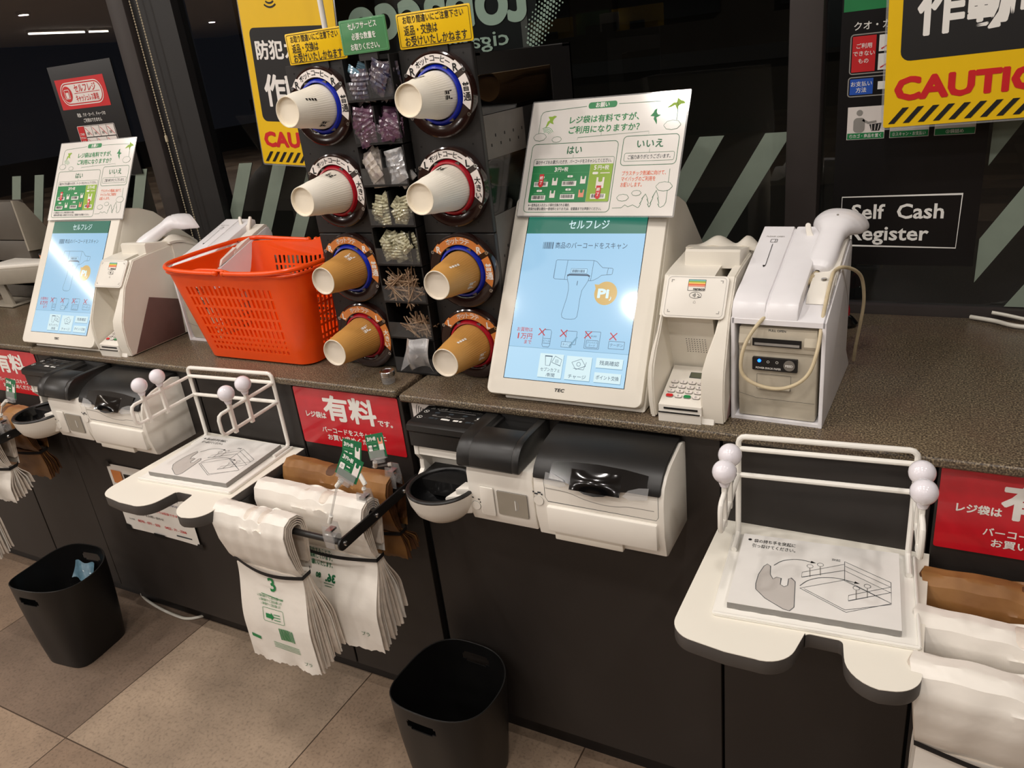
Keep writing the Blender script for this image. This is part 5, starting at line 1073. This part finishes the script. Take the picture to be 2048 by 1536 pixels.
def bundle(x0, x1, yr, zb, lab, cat='bags', kraft=False, grn=None, fan=.075, rise=.05, seed=1, tilt=.035, bandz=.095, nl=12, left=False, name='bag_bundle', group=None):
    rnd = random.Random(seed); zr = .657; W = x1-x0
    A, B = ('kraft', 'kraft_dark') if kraft else ('poly_bag', 'poly_edge')
    t = thing(name, lab, cat, ((x0+x1)/2, yr, zr), group)
    zband = zr-bandz
    # thick fold over the rod: nested loops
    prof0 = [(.012, -bandz+.004), (.020, -.040), (.026, -.006), (.022, .020), (.008, .032), (-.010, .034), (-.026, .026), (-.034, .006), (-.033, -.030), (-.024, -.070), (-.012, -bandz)]
    def fold(s_, nz):
        def fn(u, v):
            k = v*(len(prof0)-1); i = min(int(k), len(prof0)-2); f = k-i
            p = (1-f)*prof0[i][0]+f*prof0[i+1][0]; q = (1-f)*prof0[i][1]+f*prof0[i+1][1]
            sc_ = s_*(1+nz*.035*math.sin(u*7+seed)+.014*nz*math.sin(u*23+v*5+seed*2)); x = x0+W*u
            sw = -.018*(1-u)**4*max(0, (.5-abs(v-.5))*2)
            return (x+sw, yr+p*sc_-.0007*nz*math.sin(u*31+v*11), zr+q*(1 if q < 0 else sc_)+.0006*nz*math.sin(u*27+v*7)-(.006*math.exp(-((u-.42)/.06)**2)+.010*math.exp(-((u-.62)/.05)**2))*(v > .3 and v < .7)*nz)
        return fn
    m = MB(); m.shell(fold(1.0, 1), 44, 40, .0016, A)
    m.build('top_fold', t)
    for i, s_ in enumerate((.86, .72, .58, .44)):
        m = MB(); 
        f0 = fold(s_, 0); m.shell(lambda u, v, f0=f0, i=i: f0(-.004+u*1.010+.0022*math.sin(i*2+v*3)*(1 if u > .5 else -1), .04+.92*v), 14, 26, .0022, B); m.build('inner_fold', t)
    # band
    m = MB(); pts = []
    for i in range(25):
        u = i/24; pts.append((x0-.003+(W+.006)*u, yr-.018-.010*math.sin(PI*u), zband+.002-.010*math.sin(PI*u)+(.012*(1-u) if left else .004*(1-u))))
    pts = pts+[(x1+.004, yr+.004, zband+.004), (x1-.01, yr+.016, zband+.006), (x0+.01, yr+.016, zband+.010), (x0-.004, yr+.002, zband+.008)]
    g = MB()
    n_ = len(pts)
    vs = []
    for p in pts: vs += [(p[0], p[1], p[2]-.0042), (p[0], p[1], p[2]+.0042), (p[0], p[1]-.001 if p[1] < yr else p[1]+.001, p[2])]
    g.add(vs, [[3*i, 3*((i+1) % n_), 3*((i+1) % n_)+2, 3*i+2] for i in range(n_)]+[[3*i+2, 3*((i+1) % n_)+2, 3*((i+1) % n_)+1, 3*i+1] for i in range(n_)], 'band_black', True)
    g.build('elastic_band', t)
    # hanging layers fanning back toward the cabinet
    for k in range(nl):
        f = k/(nl-1); yb = yr-tilt+fan*f; zk = zb+rise*f**1.6+rnd.uniform(-.003, .003); yt = yr-.016+.020*f
        xo = .004*math.sin(k*1.7)+.010*f; ph = rnd.random()*6
        def fn(u, v, yb=yb, zk=zk, yt=yt, f=f, xo=xo, ph=ph, k=k):
            z_ = zband+(zk-zband)*v; e = smooth01(min(1, v*1.6)); y = yt+(yb-yt)*e
            x = x0+W*u+(xo+.006*math.sin(v*5+ph)*.3)*v+(u-.5)*.010*v
            y += .0016*math.sin(u*8+ph)*v+.0010*math.sin(u*21+ph*2)*v
            if v > .99: z_ += .0022*math.sin(u*37+ph)+.0015*math.sin(u*91)
            if v > .9: y -= .002*math.sin(u*13+ph)*(v-.9)*10
            return (x, y+(.006*(u-.5)**2), z_)
        m = MB()
        if k == 0: m.shell(fn, 40, 26, .0014, A)
        else: m.shell(fn, 26, 16, .0026 if not kraft else .0018, A if k % 3 == 0 else B)
        ly = m.build('bag_layer', t)
        if k == 0 and grn:
            # printed marks follow the front sheet
            g = MB(); G = MB(); G.F = Matrix.Identity(4); grn(G, W)
            for vv in G.v:
                u = vv.x/W; v = max(0, min(1, 1-(vv.y/(zband-zk)))); p = fn(u, v); g.v.append(Vector((p[0], p[1]-.0026, zk+vv.y)))
            g.f, g.m, g.sm = G.f, G.m, G.sm; g.build('green_print', ly)
    return t
def print_front(G, W):
    g = 'ink_green'
    G.text('3', W*.52, .188, .040, g, 0, 'c', .02, rot=.25); G.line([(W*.34, .163), (W*.66, .158)], .0014, g); 
    for i in range(3): G.text('レジ袋の収納マナーにご協力をお願いします', W*.47, .158-i*.008, .0066, g, 0, 'c', .01, width=.066-i*.008)
    G.rring(W*.34, .104, .052, .030, .003, .0009, g); G.flat([(W*.38, .112), (W*.38+.014, .112), (W*.38+.014, .108), (W*.38+.021, .117), (W*.38+.014, .126), (W*.38+.014, .122), (W*.38, .122)], g)
    for i in range(3): G.rect(W*.50, .110+i*.006, .016, .0016, g)
    rnd = random.Random(5); x = 0
    while x < .034: a = rnd.choice((.001, .0016, .0022)); G.rect(W*.54+x, .066, a, .028, g); x += a+.0011
    for i in range(4): G.rect(W*.40, .054-.004*i, .066, .0012, g)
    G.rect(.012, .052, .026, .008, g); G.text('プラ', W*.86, .022, .010, 'ink_deepgreen', 0)
def print_second(G, W):
    g = 'ink_deepgreen'
    for i, s_ in enumerate(('配合することで、', '貢献しています。', 'お願いいたします。')): G.text(s_, W*.46, .190-i*.013, .0105, g, 0, 'c', .02, mirror=False, width=.060)
    G.text('36.', W*.56, .140, .020, g, 0, 'c', .05, mirror=True, width=.024); G.text('80', W*.44, .141, .013, g, 0, 'c', .04, mirror=True); G.rect(W*.50, .128, .026, .0012, g); G.rect(W*.51, .123, .018, .0012, g)
    for i in range(4): G.rect(W*.42, .060-.005*i, .05, .0014, 'ink_lightgreen')
    G.text('プラ', W*.86, .040, .011, g, 0)
bundle(-1.172, -1.000, .866, .345, 'front bundle of white plastic bags with green print on the middle hanger', grn=print_front, left=True, seed=3, fan=.070, rise=.020)
bundle(-1.155, -.896, .961, .365, 'second bundle of white plastic bags on the middle hanger', grn=print_second, seed=5, fan=.085, rise=.055, tilt=.052)
bundle(-1.160, -.905, 1.052, .500, 'brown paper-coloured bag bundle on the middle hanger', kraft=True, seed=8, fan=.040, rise=.02, nl=8, tilt=.012)
bundle(.034, .300, .866, .345, 'front bundle of smooth white plastic bags at the right edge', seed=13, fan=.070, rise=.020)
bundle(.034, .300, .961, .365, 'second bundle of smooth white plastic bags at the right edge', seed=15, fan=.070, rise=.05)
bundle(.040, .300, 1.052, .500, 'brown bag bundle at the right edge below the red notice', kraft=True, seed=18, fan=.030, rise=.02, nl=6, tilt=.012)
bundle(-2.379, -2.180, .874, .315, 'front bundle of white plastic bags at the left edge', seed=23, fan=.070, rise=.02)
bundle(-2.362, -2.120, .969, .470, 'second bundle of white plastic bags at the left edge', seed=25, fan=.060, rise=.03, nl=8)
bundle(-2.367, -2.130, 1.060, .480, 'brown bag bundle at the left edge behind the coin bowl', kraft=True, seed=28, fan=.030, rise=.02, nl=8, tilt=.012)
# price cards in clear clip holders
def clip_holder(base, mid, grip, lab, cardlab, ang, tilt=.25, cw=.050, ch=.040):
    t = thing('card_clip', lab, 'clip', base); bx, by, bz = base
    m = MB(); m.prism([(-.010, -.018), (.010, -.018), (.0125, .004), (.009, .028), (-.009, .028), (-.0125, .004)], -.0125, -.0095, 'clear_plastic', 'y', .001).prism([(-.010, -.018), (.010, -.018), (.0125, .004), (.009, .028), (-.009, .028), (-.0125, .004)], .0075, .0105, 'clear_plastic', 'y', .001)
    m.cyl((0, 0, 0), .009, -.012, .012, 'clear_plastic', 16, 'x').box(-.006, -.010, .014, .006, .008, .018, 'steel'); m.v = [v+Vector(base) for v in m.v]; m.build('base_clip', t)
    M_ = Vector(mid); Gp = Vector(grip); Bp = Vector(base)+Vector((0, 0, .03))
    MB().tube([Bp, Bp+(M_-Bp)*.18], .0042, 'wire_white', 10).build('lower_joint', t)
    MB().tube([Bp+(M_-Bp)*.1, M_], .0022, 'clear_plastic', 8).build('stem', t)
    MB().tube([M_-(M_-Bp).normalized()*.006, M_+(Gp-M_)*.45], .0045, 'wire_white', 10).build('upper_joint', t)
    ca, sa = math.cos(ang), math.sin(ang); ex = Vector((ca, sa, 0)); bk = Vector((-sa, ca, 0)); r_ = tilt
    ey = Vector((0, 0, 1))*math.cos(r_)+bk*math.sin(r_); return t, Gp, ex, ey
def price_card(Gp, ex, ey, roll, lab, red=False, cw=.047, ch=.047, word='大', parent=None):
    ez = ex.cross(ey); c_, s_ = math.cos(roll), math.sin(roll); e1 = ex*c_+ey*s_; e2 = ey*c_-ex*s_
    fr = frame(Gp, e1, e2); 
    m = MB(fr); m.prism([(-cw*.42, -.008), (cw*.42, -.008), (cw*.42, .010), (-cw*.42, .010)], .0012, .0032, 'clear_plastic').prism([(-cw*.42, -.008), (cw*.42, -.008), (cw*.42, .010), (-cw*.42, .010)], -.0032, -.0012, 'clear_plastic').box(-.012, -.016, -.004, .012, -.006, .004, 'clear_plastic', .001); m.build('card_grip', parent)
    t = thing('price_card', lab, 'card', tuple(Gp))
    m = MB(fr); m.prism([(-cw/2, -.004), (cw/2, -.004), (cw/2, ch), (-cw/2, ch)], -.0004, .0004, 'ink_deepgreen'); z = .0009
    m.text('3', -cw*.36, ch*.80, .0105, 'ink_white', z, 'c', .04); m.text('円+税', -cw*.10, ch*.78, .0080, 'ink_white', z, 'c', .03, width=cw*.36); m.rect(-cw*.46, ch*.60, cw*.62, .0006, 'ink_lightgreen', z)
    m.rect(-cw*.42, ch*.22, cw*.22, ch*.28, 'ink_white', z, .002); m.text(word, -cw*.31, ch*.36, .0065, 'ink_black', z*1.4); m.rect(-cw*.12, ch*.42, cw*.16, .0022, 'label_white', z); m.rect(-cw*.14, ch*.26, cw*.22, .0018, 'ink_lightgreen', z)
    x, y, s_ = cw*.31, ch*.50, cw*.13; m.flat([(x-s_, y-s_*2), (x+s_, y-s_*2), (x+s_, y+s_*2), (x+s_*.55, y+s_*2), (x+s_*.5, y+s_*.9), (x, y+s_*.6), (x-s_*.5, y+s_*.9), (x-s_*.55, y+s_*2), (x-s_, y+s_*2)], 'label_white', z)
    if red: m.flat([(x-s_, y), (x+s_, y), (x+s_, y+s_*2), (x+s_*.55, y+s_*2), (x+s_*.5, y+s_*.9), (x, y+s_*.6), (x-s_*.5, y+s_*.9), (x-s_*.55, y+s_*2), (x-s_, y+s_*2)], 'ink_salmon', z*1.3)
    m.build('card_face', t); return t
h1, g1, ex1, ey1 = clip_holder((-.912, .866, .665), (-.872, .866, .782), (-.850, .868, .799), 'clear clip holder on the front rod of the middle hanger', '', .1)
price_card(g1, ex1, ey1, -.42, 'green price card tilted right, lowest of the three on the middle hanger', False, .045, .040, '小', h1)
h2, g2, ex2, ey2 = clip_holder((-.905, .961, .680), (-.893, .958, .728), (-.928, .968, .757), 'clear clip holder on the second rod of the middle hanger', '', 0)
price_card(g2, ex2, ey2, -.06, 'green price card upright at the left of the three on the middle hanger', False, .045, .046, '大', h2)
h3, g3, ex3, ey3 = clip_holder((-.905, 1.052, .685), (-.940, 1.035, .712), (-.915, 1.03, .745), 'clear clip holder on the rear rod of the middle hanger', '', -.1)
price_card(g3, ex3, ey3, .30, 'green price card with a salmon bag picture, right of the three on the middle hanger', True, .048, .042, '弁当', h3)
h4, g4, ex4, ey4 = clip_holder((-2.105, .975, .680), (-2.020, .950, .765), (-1.965, .950, .795), 'clear clip holder on the hanger at the left edge', '', 0)
price_card(g4, ex4, ey4, -.1, 'green price card at the left edge above the brown bags', False, .040, .042, '中', h4)
# ---------------------------------------------------------------- waste bins
def bin_(lab, loc, rz):
    t = thing('waste_bin', lab, 'bin', (0, 0, 0)); H = .262
    def sq(r, a, e):  # superellipse
        c, s_ = math.cos(a), math.sin(a); k = (abs(c)**e+abs(s_)**e)**(-1/e); return r*k*c, r*k*s_
    NU, NV = 160, 60
    def fn(u, v, ins=0.0):
        a = 2*PI*u; f = v; rx = .077+(.112-.077)*f**.9-ins; ry = .084+(.107-.084)*f**.9-ins; e = 4.6-1.9*f
        x, y = sq(1, a, e); z_ = H*v; lift = .016*(abs(y)**2)*f**6
        return (x*rx, y*ry, max(z_+lift-.004*f**6, .001))
    m = MB(); vs = [fn(i/NU, j/NV) for i in range(NU) for j in range(NV+1)]+[fn(i/NU, j/NV, .0022) for i in range(NU) for j in range(NV+1)]
    off = NU*(NV+1); fs = []
    def hole(i, j):
        u = (i+.5)/NU; zc = (j+.5)/NV
        for c in (.25, .75):
            du = abs(u-c); 
            if du < .052 and .835 < zc < .925: return ((du/.052)**4+((zc-.88)/.045)**2) < 1.02
        return False
    HL = [[hole(i, j) for j in range(NV)] for i in range(NU)]
    for i in range(NU):
        for j in range(NV):
            if HL[i][j]: continue
            a, b_, c, d = i*(NV+1)+j, ((i+1) % NU)*(NV+1)+j, ((i+1) % NU)*(NV+1)+j+1, i*(NV+1)+j+1
            fs.append([a, b_, c, d]); fs.append([d+off, c+off, b_+off, a+off])
            for (ni, nj, p, q) in (((i-1) % NU, j, d, a), ((i+1) % NU, j, b_, c), (i, j-1, a, b_), (i, j+1, c, d)):
                if nj < 0: continue
                if nj >= NV or HL[ni][nj]: fs.append([p, p+off, q+off, q])
    m.add(vs, fs, 'bin_black', True)
    m.add([fn(i/NU, 0) for i in range(NU)], [list(range(NU))], 'bin_black'); m.add([(p[0], p[1], .004) for p in [fn(i/NU, 0, .002) for i in range(NU)]], [list(range(NU))], 'bin_black')
    sh = m.build('bin_shell', t)
    m = MB(); m.tube([fn(i/64, 1.0, .001) for i in range(64)], .0016, 'black_satin', 8, True); m.build('rim', t)
    t.location = loc; t.rotation_euler = (0, 0, rz); return t
bin_('black waste bin standing nearest, under the coin bowl', (-.803, .978, 0), -.03)
bin_('black waste bin further left with a blue wrapper inside', (-2.052, .940, 0), .12)
m = MB(); m.shell(lambda u, v: (-.03+u*.06, .004*math.sin(u*7+v*3), v*.05+.004*math.sin(u*9)), 10, 8, .0008, 'pouch_blue'); o = m.build('blue_wrapper'); o.location = (-2.078, 1.000, .182); o.rotation_euler = (-.5, .2, .3); tag(o, 'crumpled light blue wrapper inside the left bin', 'wrapper')
m = MB(); m.shell(lambda u, v: (-.07+u*.13, -.06+v*.10, .012*math.sin(u*9)*math.cos(v*7)+.008*math.sin(u*17+v*5)), 22, 18, .0008, 'black_gloss'); o = m.build('bin_liner'); o.location = (-2.07, .935, .130); tag(o, 'shiny black liner lying inside the left bin', 'bin bag')
# ---------------------------------------------------------------- orange basket
def basket():
    t = thing('shopping_basket', 'bright orange plastic shopping basket on the worktop', 'basket', (0, 0, 0)); H = .208
    bx, by, tx, ty, rb, rt_ = .160, .105, .198, .142, .035, .050
    def outline(f, n=160):   # rounded rectangle interpolated with height
        hx, hy, r = bx+(tx-bx)*f, by+(ty-by)*f, rb+(rt_-rb)*f; pts = []
        segs = [('l', (hx, -hy+r), (hx, hy-r)), ('c', (hx-r, hy-r), 0), ('l', (hx-r, hy), (-hx+r, hy)), ('c', (-hx+r, hy-r), 90), ('l', (-hx, hy-r), (-hx, -hy+r)), ('c', (-hx+r, -hy+r), 180), ('l', (-hx+r, -hy), (hx-r, -hy)), ('c', (hx-r, -hy+r), 270)]
        ns = [13, 5, 20, 5, 13, 5, 20, 5]
        for (k, a, b_), c in zip(segs, ns):
            for i in range(c*2):
                q = i/(c*2)
                if k == 'l': pts.append((a[0]+(b_[0]-a[0])*q, a[1]+(b_[1]-a[1])*q))
                else: an = math.radians(b_+90*q); pts.append((a[0]+r*math.cos(an), a[1]+r*math.sin(an)))
        return pts
    N = len(outline(0)); rowsz = [0, .022, .030, .036, .042, .048, .055, .060, .078, .083, .102, .107, .127, .132, .152, .157, .176, H]
    rings = [outline(z_/H) for z_ in rowsz]
    # long-side midpoints rise a little as grips at the short ends
    def lift(x, y): return .016*smooth01(max(0, min(1, (abs(y)/ty-.0))))*0+.020*math.exp(-((x-.10)/.075)**4)*(1 if y > ty*.8 else 0)+.010*math.exp(-((x+.03)/.06)**4)*(1 if y < -ty*.8 else 0)
    m = MB(); bm = bmesh.new(); V = [[bm.verts.new((p[0], p[1], z_+(lift(*p) if j == len(rowsz)-1 else 0)+(lift(*p)*.4 if j == len(rowsz)-2 else 0))) for p in r_] for j, (z_, r_) in enumerate(zip(rowsz, rings))]
    st = [0]
    ns = [26, 10, 40, 10, 26, 10, 40, 10]
    for c in ns: st.append(st[-1]+c)
    def seg_of(i):
        for k in range(8):
            if st[k] <= i < st[k+1]: return k, i-st[k], ns[k]
    for j in range(len(rowsz)-1):
        tall = (rowsz[j], rowsz[j+1]) in ((.060, .078), (.083, .102), (.107, .127), (.132, .152), (.157, .176)); small = (rowsz[j], rowsz[j+1]) in ((.022, .030), (.036, .042), (.048, .055))
        for i in range(N):
            k, q, n_ = seg_of(i); straight = k % 2 == 0
            if tall and straight and 1 < q < n_-2 and (q % 2 == 0): continue
            if small and straight and 1 < q < n_-2 and (q % 2 == 0): continue
            bm.faces.new((V[j][i], V[j][(i+1) % N], V[j+1][(i+1) % N], V[j+1][i]))
    bm.faces.new(list(reversed(V[0])))
    bm.normal_update(); bmesh.ops.solidify(bm, geom=list(bm.faces), thickness=.0022); m.addbm(bm, 'basket', False); m.build('basket_body', t)
    rim = [(p[0]*1.012, p[1]*1.012, H+lift(*p)) for p in outline(1.0)]
    MB().tube(rim[::2], .0035, 'basket', 8, True).build('rim', t)
    m = MB(); m.plate(-.150, -.095, .30, .19, -.004, 0, .03, 'basket'); m.build('foot', t)
    # two folded-down handles resting on the rim
    for s_ in (-1, 1):
        hp = [(s_*.010-.0*s_, -ty-.004, H+.003)] if False else []
        P = [(s_*.012, -ty-.006, H+.004), (s_*.10, -ty-.008, H+.006), (s_*.165, -ty-.002, H+.010), (s_*.198, -ty+.030, H+.012), (s_*.207, -ty+.08, H+.012), (s_*.210, 0, H+.012), (s_*.207, ty-.08, H+.012), (s_*.198, ty-.030, H+.012), (s_*.165, ty+.002, H+.010), (s_*.10, ty+.008, H+.006), (s_*.012, ty+.006, H+.004)]
        MB().tube([tuple(v) for v in bez(P, 6)], .0052, 'basket', 10).ball((s_*.012, -ty-.006, H+.004), .0068, 'basket', 12).ball((s_*.012, ty+.006, H+.004), .0068, 'basket', 12).build('handle', t)
    return t
bk_ = basket(); bk_.location = (-1.322, 1.262, .8598); bk_.rotation_euler = (0, 0, 0)
# ---------------------------------------------------------------- small things
m = MB(); o = (-.935, 1.126, .856)
m.lathe([(1e-4, 0), (.0125, 0), (.0135, .002), (.0135, .016), (.012, .018)], 'clear_plastic', 24, o)
jar = m.build('small_jar'); centre(jar, o); tag(jar, 'small clear jar with a metal cap standing before the cup tower', 'jar')
m = MB(); m.lathe([(.0135, .014), (.0148, .015), (.0148, .018), (.0140, .0185), (.0148, .019), (.0148, .024), (.0138, .0255), (.012, .0255), (.0115, .0245), (1e-4, .0245)], 'steel', 28, (0, 0, 0)); cp_ = m.build('cap'); cp_.parent = jar
m = MB(); P = [(.070, 1.672, .860), (.092, 1.660, .861), (.112, 1.650, .861), (.135, 1.632, .861), (.160, 1.625, .861), (.22, 1.63, .861), (.3, 1.66, .861)]; m.tube([tuple(v) for v in bez(P, 8)], .0042, 'cable_white', 10); tag(centre(m.build('white_cable')), 'white cable on the worktop by the window, at right', 'cable')
m = MB(); P = [(.105, 1.674, .870), (.128, 1.668, .868), (.16, 1.660, .864), (.2, 1.655, .861), (.26, 1.652, .861)]; m.tube([tuple(v) for v in bez(P, 8)], .0036, 'cable_white', 10); tag(centre(m.build('white_cable')), 'second white cable by the window, at the right edge', 'cable')
m = MB(); P = [(-2.112, 1.185, .02), (-2.092, 1.158, .005), (-2.006, 1.136, .005), (-1.899, 1.125, .005), (-1.842, 1.132, .005), (-1.795, 1.175, .006)]; m.tube([tuple(v) for v in bez(P, 8)], .0042, 'cable_white', 10); tag(centre(m.build('floor_cable')), 'white cable on the floor along the cabinet plinth', 'cable')
# glass ornament / bell behind the cable
m = MB(); m.lathe([(1e-4, 0), (.020, .0), (.022, .006), (.012, .018), (.006, .022), (1e-4, .024)], 'black_gloss', 20, (-.146, 1.60, .856)); m.lathe([(.010, .014), (.010, .034), (.006, .048), (1e-4, .050)], 'ring_red', 16, (-.150, 1.60, .856)); tag(centre(m.build('small_ornament')), 'small dark and red knob behind the white-covered printer', 'ornament')
# ---------------------------------------------------------------- till at the far left
t = thing('till', 'grey till display with a beige curved side at the left edge', 'till', (-2.75, 1.47, .856))
m = MB(); m.box(-3.0, 1.452, .985, -2.566, 1.49, 1.052, 'pos_grey', .003).box(-3.0, 1.449, 1.055, -2.566, 1.49, 1.177, 'pos_grey', .004); m.build('display_back', t)
m = MB(); m.prism([(1.449, 1.180), (1.468, 1.176), (1.485, 1.165), (1.505, 1.125), (1.529, 1.080), (1.529, 1.03), (1.49, 1.016), (1.449, 1.02)], -2.566, -2.556, 'pos_beige', 'x', .002); m.prism([(1.46, .9), (1.52, .9), (1.52, 1.1), (1.46, 1.1)], -2.95, -2.57, 'pos_beige', 'x'); m.build('side_cover', t)
m = MB(); m.box(-2.98, 1.46, .857, -2.60, 1.60, .99, 'pos_grey', .004); m.build('stand', t)
t = thing('card_terminal', 'pale card terminal with an orange slot at the left edge', 'card reader', (-2.55, 1.37, .857))
m = MB(); m.prism([(-2.68, 1.36), (-2.60, 1.345), (-2.43, 1.40), (-2.43, 1.46), (-2.68, 1.46)], .935, .985, 'pos_beige', 'z', .006); m.prism([(-2.66, 1.37), (-2.60, 1.358), (-2.45, 1.41), (-2.45, 1.455), (-2.66, 1.455)], .984, .995, 'white_plastic', 'z', .003); bd_ = m.build('housing', t)
MB().prism([(-2.680, 1.3565), (-2.622, 1.3455), (-2.622, 1.352), (-2.680, 1.363)], .952, .966, 'ink_orange', 'z').build('card_slot', bd_)
m = MB(); m.prism([(-2.665, .860), (-2.615, .860), (-2.635, .937), (-2.675, .937)], 1.375, 1.383, 'pos_beige', 'y', .001).box(-2.75, 1.36, .857, -2.60, 1.45, .861, 'pos_beige', .001); m.build('stand', t)
m = MB(wallframe(-2.55, 1.47, .96)); m.box(0, 0, 0, .062, .048, .004, 'sticker_black'); m.rect(.008, .020, .022, .022, 'ink_salmon', .0045); m.rect(.008, .030, .022, .006, 'ink_yellow', .005); m.rect(.036, .028, .016, .012, 'label_white', .0045); m.box(.02, -.104, -.006, .04, .0, 0, 'black_satin')
tag(centre(m.build('payment_sticker')), 'small black payment sign beside the grey till', 'sign')
for o in bpy.data.objects:
    if '_loc' in o: del o['_loc']
